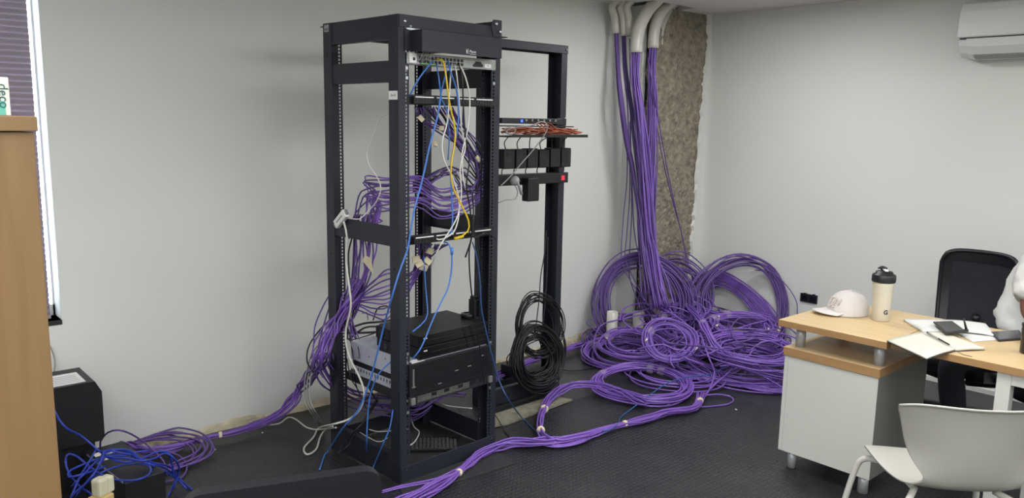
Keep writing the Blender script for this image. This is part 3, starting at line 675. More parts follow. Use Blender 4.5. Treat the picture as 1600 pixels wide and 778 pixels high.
# ---- purple strands
def strands(parent, path, n, spread, seed, r=.0050, m=M_purple, step=.03, name='cable', seg=6, drift=.35, ends=0.0, flat=1.0):
    """n cables along a centre path (Nx3) with a bundle radius profile"""
    rs = np.random.RandomState(seed); P0 = np.asarray(path, float); sp = np.interp(np.linspace(0, 1, len(P0)), np.linspace(0, 1, len(spread)), spread)
    loc = np.array(parent.location); T = np.gradient(P0, axis=0); T /= np.linalg.norm(T, axis=1)[:, None]
    up = np.array([0, 0, 1.]); N = np.cross(T, up); nn = np.linalg.norm(N, axis=1)
    for i in range(len(N)):
        if nn[i] < .25: N[i] = np.array([math.sin(YAW), -math.cos(YAW), 0]); N[i] -= T[i]*N[i].dot(T[i])
        N[i] /= np.linalg.norm(N[i])
        if i and N[i].dot(N[i-1]) < 0: N[i] *= -1
    B = np.cross(T, N)
    out = []
    for k in range(n):
        rad = math.sqrt((k+.5)/n); th = k*2.39996+rs.rand()*.4
        Q = []
        for i in range(len(P0)):
            th += rs.randn()*drift; rr = rad*(1+rs.randn()*.18)
            Q.append(P0[i]+sp[i]*rr*(N[i]*math.cos(th)+B[i]*math.sin(th)*flat))
        Q = np.array(Q)
        if ends: Q[-1] += rs.randn(3)*ends; 
        Q[:, 2] = np.maximum(Q[:, 2], .0045+r); Q[:, 1] = np.minimum(Q[:, 1], 3.930)
        out.append(MB().tube(spline(Q, step)-loc, r, seg).build(name, m if not isinstance(m, list) else m[rs.randint(len(m))], parent))
    return out
def ring_tape(parent, p, d, rad, wdt, m=M_tape, name='tape'):
    p = np.array(p)-np.array(parent.location); d = np.array(d)/np.linalg.norm(d)
    MB().lathe([(rad, -wdt/2), (rad*1.04, 0), (rad, wdt/2)], tuple(p), 16, 0, tuple(d)).build(name, m, parent)

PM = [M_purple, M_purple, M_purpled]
# conduits
def conduit(label, pts, r, m=M_pvc, Yp=3.72, grp=None):
    P = [at(x, y, 1, yy) for x, y, yy in pts]; top = P[-1].copy(); P.append(top+np.array([.07, -.02, .07])); P.append(top+np.array([.20, -.03, .20]))
    P = spline(P, .02); t = empty('conduit', P[0], 0, label, 'pipe', grp); loc = P[0]
    Q = P-loc
    MB().tube(Q, r, 18).build('pipe', m, t)
    d = (P[0]-P[3]); d /= np.linalg.norm(d)
    MB().lathe([(r*.8, 0), (r*.84, .001), (0, .0012)], tuple(d*.0012), 16, 0, tuple(d)).build('mouth', M_shade, t)  # dark disc over the closed end, painted shade of the pipe's inside
    return P[0]
cA = conduit('wide white conduit bend, left of the two longest coming out of the ceiling', [(994, 82, 3.70), (994.5, 68, 3.70), (997, 52, 3.70), (1001, 38, 3.70), (1008, 24, 3.69), (1017, 11, 3.68)], .043)
cB = conduit('wide white conduit bend nearest the concrete column, right of the two longest', [(1020.5, 75, 3.71), (1021, 62, 3.71), (1023, 46, 3.71), (1027, 32, 3.71), (1033, 19, 3.70), (1041, 10, 3.70)], .040)
cC = conduit('white conduit bend at the far left of the group under the ceiling', [(962, 52, 3.86), (961.5, 40, 3.86), (960, 25, 3.86), (956, 10, 3.86)], .026)
cD = conduit('white conduit bend second from the left under the ceiling', [(974, 56, 3.84), (973.5, 42, 3.84), (972, 26, 3.84), (969, 9, 3.84)], .025)
cE = conduit('white conduit bend just left of the wide left conduit', [(983, 56, 3.80), (983, 42, 3.80), (982, 26, 3.80), (980, 9, 3.80)], .026)
cF = conduit('short thin conduit seen between the two widest ones', [(1008, 61, 3.86), (1008, 45, 3.86), (1009, 30, 3.86), (1012, 10, 3.86)], .020)
conduit('white conduit bend half hidden behind the right wide one', [(1030, 70, 3.80), (1031, 50, 3.80), (1037, 30, 3.80), (1048, 12, 3.80)], .030)
# drops
dA = empty('cable_bundle', cA, 0, 'dense drop of purple cables out of the left wide conduit', 'cables')
bot = [az(1030, 505, .12), az(1040, 480, .20)]
pathA = [cA+np.array([0, 0, .05]), cA-np.array([0, 0, .15]), at(1000, 170, 1, 3.66), at(1005, 240, 1, 3.62), at(1010, 300, 1, 3.58), at(1014, 360, 1, 3.54), at(1018, 400, 1, 3.49), at(1024, 440, 1, 3.40), at(1032, 480, 1, 3.30)]
strands(dA, pathA, 28, [.030, .030, .038, .044, .048, .050, .05, .05, .06], 1, r=.0050, m=PM, step=.05, drift=.16)
dB = empty('cable_bundle', cB, 0, 'dense drop of purple cables out of the right wide conduit in front of the column', 'cables')
pathB = [cB+np.array([0, 0, .05]), cB-np.array([0, 0, .15]), at(1020, 170, 1, 3.68), at(1018, 240, 1, 3.64), at(1016, 300, 1, 3.60), at(1015, 360, 1, 3.56), at(1020, 400, 1, 3.52), at(1030, 440, 1, 3.42), at(1040, 482, 1, 3.32)]
strands(dB, pathB, 27, [.028, .028, .036, .042, .046, .050, .05, .05, .06], 2, r=.0050, m=PM, step=.05, drift=.16)
dC = empty('cable_bundle', cC, 0, 'sparse purple cables hanging from the thin conduits left of the main drop', 'cables')
strands(dC, [cC+np.array([0, 0, .04]), at(966, 110, 1, 3.80), at(970, 150, 1, 3.76), at(978, 210, 1, 3.74), at(990, 270, 1, 3.70), at(998, 330, 1, 3.62), at(1006, 400, 1, 3.5), at(1016, 460, 1, 3.4)], 7, [.012, .016, .03, .03, .03, .03, .03, .04], 3, r=.0048, m=[M_purpled], step=.05, drift=.2)
strands(dC, [cD+np.array([0, 0, .04]), at(977, 110, 1, 3.80), at(984, 160, 1, 3.76), at(990, 220, 1, 3.72), at(998, 290, 1, 3.66), at(1004, 380, 1, 3.56), at(1012, 460, 1, 3.4)], 6, [.012, .014, .02, .03, .03, .03, .04], 4, r=.0048, m=[M_purpled], step=.05, drift=.2)
for i, L_ in enumerate(([(964, 60, 3.85), (966, 120, 3.82), (977, 200, 3.8), (980, 270, 3.79), (974, 340, 3.78), (971, 400, 3.76), (980, 430, 3.66), (1000, 460, 3.5), (1015, 480, 3.4)],
                        [(975, 62, 3.84), (980, 150, 3.82), (983, 230, 3.8), (984, 300, 3.78), (979, 370, 3.76), (977, 405, 3.72), (990, 435, 3.6), (1008, 470, 3.4)],
                        [(984, 60, 3.84), (985, 180, 3.78), (986, 260, 3.78), (987, 330, 3.78), (984, 390, 3.74), (983, 430, 3.7), (1000, 480, 3.45)],
                        [(1008, 66, 3.85), (1016, 110, 3.68), (1024, 180, 3.66), (1036, 250, 3.68), (1050, 310, 3.70), (1064, 360, 3.70), (1073, 400, 3.70), (1080, 430, 3.62), (1086, 445, 3.55)],
                        [(1012, 90, 3.68), (1026, 170, 3.64), (1040, 250, 3.66), (1052, 310, 3.68), (1066, 370, 3.68), (1075, 415, 3.64), (1090, 450, 3.5)],
                        [(984, 190, 3.74), (988, 300, 3.74), (990, 350, 3.74), (995, 385, 3.72), (1003, 410, 3.62), (1010, 450, 3.45)])):
    cable('drop_cable', ['loose purple cable hanging furthest left, close to the wall', 'loose purple cable second from the left beside the wall', 'loose purple cable just left of the dense drop', 'lone purple cable slanting right across the concrete column, upper of two', 'lone purple cable slanting right across the column, lower of two', 'thin dark cable curving at the left edge of the column'][i], [at(x, y, 1, yy) for x, y, yy in L_], .0040, M_purpled, step=.05)
# PVC stubs in the floor
for i, (px, py, yy) in enumerate(((957, 487, 3.66), (998, 487, 3.62), (1026, 495, 3.58))):
    p = at(px, py, 1, yy); h = p[2]
    t = empty('pipe_stub', (p[0], p[1], 0), 0, ['white pipe stub standing in the floor, leftmost under the coils', 'white pipe stub standing in the floor behind the left coils', 'white pipe stub mostly hidden under the cable drop'][i], 'pipe')
    MB().lathe([(.040, 0), (.040, h), (.035, h), (.035, h-.08), (0, h-.08)], seg=24).build('pipe', M_pvc, t)

# ---- coils
def ncurve(rs, n, amp, smooth=6):
    a = rs.randn(max(4, n//smooth)+3); x = np.linspace(0, len(a)-1, n); return np.interp(x, np.arange(len(a)), a)*amp
def coil(label, c, R, bw, bh, n, normal, ell=1.0, seed=0, tapes=0, m=M_purple, r=.0052, wob=.05, tails=0, segs=40, cat='cable coil', ellang=0.0, name='cable_coil', tapem=M_ctape, plugs=0):
    """one cable wound n times round a ring; band half width bw (radial) and bh (axial)"""
    if r > .005: n = max(5, int(n*.72))
    rs = np.random.RandomState(seed); c = np.array(c, float); nrm = np.array(normal, float); nrm /= np.linalg.norm(nrm)
    a = np.cross(np.array([0, 0, 1.]), nrm)
    if np.linalg.norm(a) < .2: a = np.array([math.sin(YAW), -math.cos(YAW), 0]); a -= nrm*a.dot(nrm)
    a /= np.linalg.norm(a); b = np.cross(nrm, a)
    ca, sa = math.cos(ellang), math.sin(ellang); a, b = a*ca+b*sa, b*ca-a*sa
    N = n*segs; th = np.linspace(0, 2*PI*n, N)+rs.rand()*6
    lo = np.arange(N)/segs
    kr = rs.rand(n+2)*2-1; ka = rs.rand(n+2)*2-1
    rr = np.interp(lo, np.arange(n+2), kr)*bw; aa = np.interp(lo, np.arange(n+2), ka)*bh
    kx = np.interp(lo, np.arange(n+2), rs.randn(n+2))*R*wob; ky = np.interp(lo, np.arange(n+2), rs.randn(n+2))*R*wob
    pinch = 1-.35*np.cos(2*(th-1.0))**2*0.6
    rad = R+rr*pinch+R*.03*np.sin(3*th+seed)+ncurve(rs, N, .004)
    aa = aa*pinch+ncurve(rs, N, .005)
    P = c+a[None]*(rad*np.cos(th)*ell+kx)[:, None]+b[None]*(rad*np.sin(th)+ky)[:, None]+nrm[None]*aa[:, None]
    P[:, 2] = np.maximum(P[:, 2], .0048+r+.004*np.abs(np.sin(th*3.1)))
    P[:, 1] = np.minimum(P[:, 1], np.where(P[:, 0] > 4.58, 3.745, 3.93)); P[:, 0] = np.minimum(P[:, 0], 5.335)
    t = empty(name, (c[0], c[1], max(0, c[2]-R)), 0, label, cat); loc = np.array(t.location)
    MB().tube(P-loc, r, 6).build('winding', m, t)
    def pt(th_, off=0.0): return c+a*(R*math.cos(th_)*ell)+b*(R*math.sin(th_))+nrm*off
    for k in range(tapes):
        th_ = rs.rand()*2*PI if k else 1.0+PI/2; p = pt(th_)-loc
        tg = -a*math.sin(th_)*ell+b*math.cos(th_); tg /= np.linalg.norm(tg); ro = a*math.cos(th_)+b*math.sin(th_)
        mt = Matrix((Vector(ro), Vector(nrm), Vector(tg))).transposed().to_4x4(); mt.translation = Vector(p)
        o = MB().lathe([(1, -.02), (1.03, 0), (1, .02)], seg=18).build('tape', tapem, t); mt2 = mt @ Matrix.Diagonal((bw*.60+r, bh*.62+r, 1, 1)); o.matrix_local = mt2
    for k in range(plugs):
        p = pt(rs.rand()*2*PI)-loc+nrm*(bh*.5)+rs.randn(3)*.02; p[2] = max(p[2], .02)
        d = rs.randn(3); d[2] *= .3; d /= np.linalg.norm(d)
        MB().tube([p, p+d*.012, p+d*.024], [.006, .0075, .007], 4).build('plug', M_clear, t)
    return t
CF = np.array([-math.cos(YAW), -math.sin(YAW), 0])   # towards the camera, horizontally
def nb(tilt, az_=None):
    """normal tilted by tilt (deg) from vertical towards a horizontal direction (default: the camera)"""
    h = CF if az_ is None else np.array([math.cos(az_), math.sin(az_), 0]); t = math.radians(tilt)
    return h*math.sin(t)+np.array([0, 0, 1])*math.cos(t)
def cz(px, py, z): return az(px, py, z)
coil('big standing coil of purple cable leaning against the wall left of the drop', at(1004, 470, 1, 3.60), .31, .075, .05, 42, nb(76), 1.0, 21, 0, M_purpled, wob=.05, segs=44)
coil('standing coil of purple cable leaning on the foot of the concrete column', at(1056, 462, 1, 3.56), .24, .06, .05, 26, nb(70), 1.0, 22, 0, M_purpled, wob=.08)
coil('tall standing purple coil leaning against the right wall', at(1160, 470, 0, 5.12), .31, .06, .05, 20, nb(70), 1.05, 23, 0, M_purpled, wob=.08, segs=44)
coil('large tilted purple coil at the right of the pile, under the standing one', cz(1152, 492, .17), .36, .10, .07, 46, nb(42), 1.05, 24, 2, M_purple, wob=.06, segs=44, plugs=3)
coil('flat purple coil with pale plugs in its middle at the right of the pile', cz(1162, 510, .24), .19, .06, .035, 20, nb(14), 1.15, 25, 2, wob=.08, plugs=7)
coil('upright tilted purple coil facing the room in the middle of the pile', cz(1046, 533, .25), .125, .045, .04, 18, nb(48), 1.15, 26, 1, wob=.07, plugs=3)
coil('wide floor coil of purple cable at the left of the pile beside the black coil', cz(975, 553, .05), .22, .06, .04, 24, nb(8), 1.1, 27, 2, wob=.07, plugs=2)
coil('purple coil resting on the wide floor coil at left', cz(990, 538, .14), .17, .05, .03, 16, nb(12), 1.15, 28, 1, wob=.1, plugs=2)
coil('front purple coil with clear tape bands lying flat on the mat', cz(1003, 600, .05), .235, .045, .035, 20, nb(7), 1.15, 29, 3, wob=.05, segs=44)
coil('purple coil spread flat on the floor at the right behind the desk pedestal', cz(1165, 570, .05), .33, .10, .04, 26, nb(5), 1.1, 30, 0, wob=.09, segs=40)
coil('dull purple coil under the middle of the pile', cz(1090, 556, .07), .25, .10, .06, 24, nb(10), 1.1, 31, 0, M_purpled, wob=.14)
coil('second layer purple coil behind the tilted middle one', cz(1080, 510, .18), .19, .06, .05, 18, nb(22), 1.2, 32, 1, wob=.12, plugs=2)
coil('purple coil between the pipe stubs and the drop', cz(1000, 512, .12), .17, .05, .04, 12, nb(20), 1.2, 33, 0, M_purple, wob=.12)
coil('small purple coil in front of the leftmost pipe stub', cz(957, 530, .07), .14, .05, .04, 16, nb(12), 1.2, 38, 0, M_purpled, wob=.1)
coil('small purple coil on top of the pile below the drop', cz(1072, 482, .28), .10, .035, .04, 10, nb(40), 1.3, 34, 1, wob=.12, plugs=2)
coil('loose purple coil lying in the open centre front of the pile', cz(1060, 582, .05), .26, .06, .03, 8, nb(4), 1.1, 35, 0, wob=.14)
coil('loose purple coil lying over the right of the pile towards the desk', cz(1180, 540, .22), .22, .07, .04, 14, nb(8), 1.2, 36, 0, M_purple, wob=.15)
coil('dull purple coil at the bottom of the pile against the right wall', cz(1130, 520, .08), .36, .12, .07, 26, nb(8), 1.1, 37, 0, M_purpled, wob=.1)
# free arcs
for i, (L_, z) in enumerate((([(1180, 422), (1205, 425), (1228, 445), (1244, 470), (1246, 492)], .3),)):
    P = [at(x, y, 0, 5.30) for x, y in L_]; cable('loose_cable', 'single thin dark purple cable bowing out against the right wall near the socket', P, .0038, M_purpled)
P = [az(930, 480, .2)*0+np.array(at(940, 500, 1, 3.7)), at(916, 503, 1, 3.72), at(935, 520, 1, 3.6), at(960, 540, 1, 3.5), at(985, 555, 1, 3.4)]
cable('loose_cable', 'thin dark cable kinked sharply beside the left standing coil', P, .0030, M_purpled)
def zcable(label, L_, r=.0048, m=M_purple, name='loose_cable'):
    cable(name, label, [az(x, y, z) for x, y, z in L_], r, m, step=.03)
zcable('purple cable looping high from the middle of the pile', [(1078, 500, .25), (1080, 470, .30), (1086, 450, .34), (1092, 446, .35), (1102, 458, .34), (1118, 478, .3), (1130, 490, .2)])
zcable('purple cable arching over the left floor coils', [(968, 500, .28), (975, 482, .32), (1000, 474, .36), (1030, 480, .36), (1062, 498, .33), (1085, 520, .28), (1088, 545, .2)])
zcable('purple cable ring standing around the left floor coils', [(935, 560, .05), (928, 535, .12), (940, 508, .2), (975, 498, .26), (1010, 492, .28), (1040, 505, .28), (1060, 530, .22)])
zcable('purple cable hooking back from the front bundle onto the mat', [(1085, 636, .02), (1110, 635, .01), (1135, 632, .01), (1146, 626, .01), (1140, 619, .02), (1120, 616, .03), (1100, 618, .03)])
zcable('purple cable crossing from the pile centre down to the front bundle', [(1160, 556, .16), (1158, 562, .14), (1140, 580, .1), (1120, 598, .06), (1100, 618, .03), (1088, 634, .02)])
zcable('purple cable dropping from the pile top towards the taped front joint', [(1094, 520, .3), (1108, 560, .2), (1116, 580, .12), (1110, 605, .05), (1096, 628, .03)])
zcable('thin blue cable lying over the front coil and through the bundle', [(1150, 556, .17), (1140, 568, .12), (1110, 584, .10), (1070, 590, .10), (1040, 600, .10), (1005, 625, .05), (985, 640, .02), (970, 652, .012), (966, 662, .035), (955, 670, .04), (940, 674, .03)], .0034, mat('teal_blue_sheath', (40, 84, 140), .4))
zcable('dark purple cable slanting from the pile to the desk pedestal', [(1100, 548, .2), (1130, 560, .16), (1160, 570, .12), (1200, 592, .07), (1224, 606, .04)])
zcable('black cable lying on the floor between black coil and purple pile', [(868, 576, .012), (890, 579, .01), (915, 577, .01), (945, 570, .01)], .0045, M_blackc)
rs = random.Random(33)
for k in range(30):
    cx = rs.uniform(985, 1195); cy = rs.uniform(505, 585); z = .05+.20*max(0, (600-cy)/100)*rs.uniform(.7, 1.1); a0 = rs.uniform(0, 6.28); sp = rs.uniform(2.2, 5.0); rx = rs.uniform(.10, .24); rz_ = rs.uniform(.0, .10)
    c_ = az(cx, cy, z); P = []
    for q in range(9):
        th = a0+sp*q/8; r_ = rx*(1+.12*math.sin(q*1.7+k)); P.append((min(c_[0]+r_*math.cos(th)*1.15, 5.32), min(c_[1]+r_*math.sin(th), 3.72), max(.015, z+.03+rz_*math.sin(PI*q/8)+rs.uniform(-.012, .012))))
    cable('loose_cable', 'loose strand of purple cable curling over the pile of coils', P, .0050, M_purple if k % 3 else M_purpled, None, 'cable', 'loose strands over the pile', step=.03)
# taped bundles within the pile
def bundle(label, pts, n, spread, seed, tapes=(), r=.0052, m=M_purple, step=.04, drift=.3, tm=M_tape, ends=0.0, flat=.6):
    P = [np.array(p) for p in pts]; t = empty('cable_bundle', (P[0][0], P[0][1], 0), 0, label, 'cables')
    # resample control path
    S = spline(P, .16); strands(t, S, n, spread, seed, r, m, step, drift=drift, ends=ends, flat=flat)
    for u, w_ in tapes:
        i = int(u*(len(S)-1)); d = S[min(i+1, len(S)-1)]-S[max(i-1, 0)]
        rr = np.interp(u, np.linspace(0, 1, len(spread)), spread)
        ring_tape(t, S[i], d, rr*.74+r, .016, tm)
    return t
Z = lambda L_: [az(x, y, z) for x, y, z in L_]
bundle('taped purple bundle running down the front of the pile centre', Z([(1066, 470, .30), (1082, 486, .32), (1098, 505, .32), (1108, 525, .27), (1122, 548, .2), (1150, 566, .14), (1190, 580, .1), (1235, 590, .08)]), 14, [.03, .022, .03, .028, .04, .06, .06, .05], 41, ((.1, .02), (.33, .02)), drift=.25, tm=M_ctape)
bundle('purple bundle sweeping right along the floor behind the desk pedestal', Z([(1060, 590, .03), (1100, 588, .03), (1150, 598, .025), (1200, 610, .02), (1235, 612, .02), (1290, 615, .02)]), 11, [.05, .04, .035, .03, .03, .03], 42, drift=.25, flat=.3)
bundle('purple bundle leaving the pile along the wall behind the black coil', [az(1010, 500, .06), az(960, 522, .05), az(930, 532, .045), az(900, 541, .04), az(880, 548, .04), az(840, 560, .04), az(790, 580, .04), az(740, 600, .05)], 14, [.06, .05, .04, .035, .03, .03, .03, .04], 43, ((.25, .02),), m=PM, flat=.5)
# front bundle along the floor
bundle('long taped purple bundle running along the mat in front of the rack', Z([(1096, 615, .05), (1087, 636, .028), (1040, 645, .028), (1000, 656, .03), (952, 668, .028), (905, 682, .03), (850, 690, .035), (800, 692, .03), (762, 703, .03), (735, 722, .028), (717, 738, .028), (690, 756, .03), (655, 775, .03), (600, 800, .03)]), 15, [.03, .018, .03, .026, .017, .03, .034, .034, .03, .024, .015, .03, .034, .04], 44, ((.07, .012), (.30, .013), (.78, .014)), r=.0046, flat=.7)
bundle('purple cables leaving the front bundle flat along the rack base', Z([(770, 703, .02), (735, 722, .02), (700, 741, .02), (670, 752, .02), (630, 760, .012), (597, 769, .012)]), 4, [.02, .014, .02, .014, .011, .011], 45, r=.0046, flat=.5)
bundle('bowed purple bundle looping from the front coil back to the long bundle', Z([(1010, 628, .05), (980, 617, .06), (945, 605, .06), (905, 601, .06), (875, 609, .055), (856, 628, .05), (847, 650, .05), (845, 672, .045), (856, 688, .035), (880, 692, .03), (920, 682, .03)]), 11, [.04, .035, .035, .03, .03, .026, .024, .02, .03, .025, .02], 46, ((.58, .013), (.73, .015)), r=.0044, flat=.7)
# left bundle: rack -> floor -> left heap
lb_pts = [rk(560, 440, .12, 'x'), rk(545, 470, .05, 'x'), rk(528, 500, .0, 'x'), rk(512, 530, -.06, 'x'), rk(497, 565, -.12, 'x'), at(478, 597, 1, 3.80), at(455, 630, 1, 3.82), az(432, 650, .06), az(400, 664, .045), az(360, 677, .04), az(330, 682, .035), az(295, 692, .035), az(262, 702, .035), az(230, 706, .035), az(200, 702, .04), az(180, 693, .05)]
bundle('purple bundle coming out of the rack and along the wall to the left', lb_pts, 13, [.05, .05, .05, .06, .05, .045, .04, .03, .028, .022, .016, .022, .03, .035, .04, .04], 47, ((.66, .014), (.71, .014)), m=PM, r=.0044, flat=.6)
for i, L_ in enumerate(([(520, 452, .02), (505, 478, -.02), (492, 510, -.06), (490, 540, -.09), (486, 560, -.12)], [(520, 495, .0), (500, 515, -.04), (483, 540, -.08), (480, 565, -.12), (492, 585, -.12)], [(518, 470, .02), (508, 500, .0), (500, 530, -.04), (495, 570, -.08), (505, 590, -.08)])):
    cable('loose_cable', ['purple-black cable bowing out widest left of the rear rack post', 'dark cable bowing low beside the rear rack post', 'inner dark cable hanging beside the rear rack post'][i], [rk(x, y, d, 'x') for x, y, d in L_], .0036, [M_purpled, M_blackc, M_purpled][i])
# left heap, purple coil
coil('loose purple coil on the floor beside the black battery units', az(240, 705, .04), .16, .05, .02, 7, nb(10), 1.25, 51, 0, M_purpled, wob=.22, r=.0042)
zcable('purple cable arching up against the wall beside the battery units', [(158, 706, .12), (157, 690, .18), (168, 676, .22), (185, 672, .24), (205, 678, .2), (230, 695, .12), (255, 720, .05), (262, 742, .02)], .0042, M_purpled)
zcable('outermost purple loop on the floor right of the blue tangle', [(215, 700, .08), (250, 703, .06), (280, 712, .03), (292, 728, .015), (285, 745, .012), (262, 752, .012), (240, 755, .012)], .0042, M_purpled)
# blue tangle on the battery unit
def blue(label, L_, r=.0042): cable('blue_cable', label, [az(x, y, z) for x, y, z in L_], r, M_dblue, step=.02)
blue('deep blue cable running down from behind the wood cabinet', [(72, 636, .46), (84, 640, .46), (92, 655, .42), (105, 670, .38), (125, 680, .33), (145, 696, .28), (158, 707, .25), (175, 718, .24), (200, 722, .24), (225, 715, .23), (245, 706, .23), (262, 706, .22), (268, 722, .16), (272, 745, .08)])
blue('deep blue cable looping over the front of the battery unit', [(150, 702, .26), (140, 720, .26), (125, 745, .24), (112, 775, .2), (108, 790, .15)])
blue('deep blue cable crossing left over the battery unit labels', [(165, 712, .25), (150, 735, .25), (140, 750, .22), (115, 772, .18), (105, 790, .14)])
blue('blue cable loop lying on the left of the battery unit', [(180, 708, .23), (150, 718, .25), (120, 730, .26), (108, 737, .26), (108, 745, .25), (125, 742, .25), (145, 736, .24), (165, 728, .23)])
blue('blue cable tracing the front edge of the battery unit', [(103, 715, .26), (108, 709, .27), (122, 714, .26), (138, 728, .25), (160, 742, .23), (185, 750, .22), (212, 750, .22), (232, 742, .22), (235, 730, .22), (222, 725, .22), (195, 726, .22), (165, 735, .23), (148, 745, .22)])
blue('blue cable sagging at the left front corner of the battery unit', [(103, 715, .26), (104, 730, .24), (112, 745, .2), (125, 760, .16), (140, 770, .12), (150, 780, .1)])
blue('blue cable arching over the back of the battery unit to the floor', [(158, 712, .25), (175, 704, .26), (195, 702, .26), (210, 708, .25), (225, 722, .23), (250, 728, .18), (265, 736, .1), (285, 752, .02), (300, 765, .012)])
blue('light catching blue cable falling to the floor right of the battery unit', [(205, 712, .24), (235, 722, .22), (262, 728, .14), (275, 740, .06), (272, 755, .02), (262, 775, .012)])
blue('blue cable bunched along the top edge of the battery unit, upper strand', [(155, 706, .26), (172, 704, .26), (190, 708, .25), (212, 712, .24), (232, 724, .22), (255, 735, .16), (276, 748, .06), (292, 764, .012)])
blue('blue cable bunched along the top edge of the battery unit, lower strand', [(158, 712, .25), (178, 715, .25), (200, 716, .25), (222, 720, .24), (242, 716, .23), (258, 708, .22), (272, 716, .2), (280, 735, .1), (270, 765, .02)])
blue('blue cable crossing the battery unit from lower left to upper right', [(118, 778, .14), (130, 760, .2), (150, 735, .25), (160, 715, .26), (165, 705, .27), (180, 702, .26), (200, 706, .25), (216, 716, .24)])
blue('blue cable twisting under the others on the battery unit', [(112, 760, .2), (130, 742, .25), (150, 722, .25), (172, 712, .24), (195, 712, .24), (215, 706, .24), (235, 704, .23)])
blue('short blue cable end dangling at the battery unit front', [(215, 750, .2), (219, 760, .14), (213, 772, .1), (195, 780, .06)], .0036)
# rack inner purple loops
inner = empty('cable_bundle', rl(.1, .3, 1.3), 0, 'purple cables looping through the upper half of the rack to its left side', 'cables')
rs = random.Random(9)
for k in range(15):
    j = lambda s=4: rs.uniform(-s, s)
    u = k/14; xx = 744+20*math.sin(PI*(.15+.8*rs.random())); low_ = 288+46*((k*.618) % 1)
    L_ = [(648+k*4.2, 168, .03), (660+k*4.5+j(), 192+j(6), .12), (700+k*1.5+j(6), 215+j(8), .14), (728+k+j(), 238+j(6), .15), (xx, 268+j(8), .14), (xx-5+j(), 290+(low_-288)*.35, .14), (724+j(6), low_+2, .16), (690+j(6), low_+8+j(4), .18), (655+j(6), 276+(low_-288)*1.05+j(4), .20)]
    P = [rk(x, y, d) for x, y, d in L_]
    e = 276+(low_-288)*1.0
    P += [rk(605+j(), e+6+j(5), .10, 'x'), rk(575+j(9), e+6+j(8), .10, 'x')]
    x2 = 546+rs.uniform(0, 44); P += [rk(x2+8, e+22+j(6), .10, 'x'), rk(x2, 352+j(), .08, 'x')]
    if k % 2: P += [rk(x2-2+j(), 395+j(), .08, 'x'), rk(548+(x2-546)*.5+j(3), 440, .07, 'x'), rk(538+j(6), 480, .04, 'x'), rk(520+j(8), 510, .0, 'x')]
    else: P += [rk(x2-3+j(), 372+j(), .09, 'x')]
    MB().tube(spline(P, .03)-np.array(inner.location), .0037, 6).build('cable', M_purpled if k % 3 else M_purple, inner)
for k in range(8):
    j = lambda s=5: rs.uniform(-s, s)
    L_ = [(668+k*8, 170, .03), (690+k*5, 195+j(), .10), (712+k*5, 225+j(), .10), (735+k*3, 255+j(), .10), (745+j(), 290+j(), .1), (728+j(), 262+k*6, .12), (700+j(), 268+j(9), .16), (670+j(), 282+j(9), .2), (645, 292+j(9), .24)]
    MB().tube(spline([rk(*q) for q in L_], .03)-np.array(inner.location), .0036, 6).build('cable', M_purpled if k % 2 else M_blackc, inner)
for (x, y, d) in ((658, 185, .05), (690, 200, .08), (680, 225, .1), (700, 180, .06), (747, 248, .08)):
    p = rk(x, y, d)-np.array(inner.location)
    o = MB().box(-.014, .014, -.004, .004, -.010, .010).build('tape', M_tape, inner, loc=tuple(p), rot=(rs.uniform(-.5, .5), rs.uniform(-.9, .9), rs.uniform(-.5, .5)))
low = empty('cable_bundle', rl(.1, .3, .9), 0, 'purple cables fanning from the lower patch panel down to the left rear post', 'cables')
for k in range(11):
    j = lambda s=5: rs.uniform(-s, s)
    P = [rk(650+k*5, 382, .03), rk(655+k*3+j(), 392+j(4), .12), rk(652+j(), 408+k*2+j(), .2), rk(640, 425+k*3+j(), .25)]
    P += [rk(606, 424+k*7+j(4), .12, 'x'), rk(580+j(), 438+k*5.5+j(4), .11, 'x'), rk(556+j(), 462+k*2+j(4), .09, 'x'), rk(538+j(), 490+j(), .05, 'x'), rk(520+j(), 515+j(), .0, 'x'), rk(505+j(), 545+j(), -.06, 'x')]
    MB().tube(spline(P, .03)-np.array(low.location), .0038, 6).build('cable', M_purple if k % 2 else M_purpled, low)
for (x, y, d) in ((655, 412, .1), (662, 418, .1), (668, 408, .1), (672, 392, .08), (650, 405, .1)):
    p = rk(x, y, d)-np.array(low.location)
    MB().box(-.018, .018, -.004, .004, -.014, .014).build('tape', M_tape, low, loc=tuple(p), rot=(rs.uniform(-.5, .5), rs.uniform(-.9, .9), rs.uniform(-.5, .5)))
ver = empty('cable_bundle', rl(.1, .45, .9), 0, 'upright purple cables in the left opening of the rack below the mid beam', 'cables')
for k in range(12):
    j = lambda s=5: rs.uniform(-s, s)
    xk = 548+k*3
    P = [rk(xk+6, 335, .12, 'x'), rk(xk+2+j(), 365, .12, 'x'), rk(xk+j(), 395, .12, 'x'), rk(xk-2+j(), 430, .11, 'x'), rk(548+k*1.4+j(), 465, .10, 'x'), rk(542+k+j(), 495, .08, 'x'), rk(545+k+j(), 530+j(), .02, 'x') if k % 2 else rk(530+j(), 520, .0, 'x')]
    MB().tube(spline(P, .03)-np.array(ver.location), .0038, 6).build('cable', M_purpled if k % 3 else M_blackc, ver)
o = MB().add([tuple(rk(x, y, .06, 'x')) for x, y in ((570, 398), (580, 404), (584, 430), (577, 420), (567, 408))], [(0, 1, 2, 3, 4)]).build('tape_flag', M_tape); sm = o.modifiers.new('s', 'SOLIDIFY'); sm.thickness = .001
tag(o, 'pale strip of tape hanging from the cables in the left opening of the rack', 'tape')
bb = empty('cable_bundle', rl(.05, .3, .3), 0, 'dark purple bundle passing low through the rack behind the side opening', 'cables')
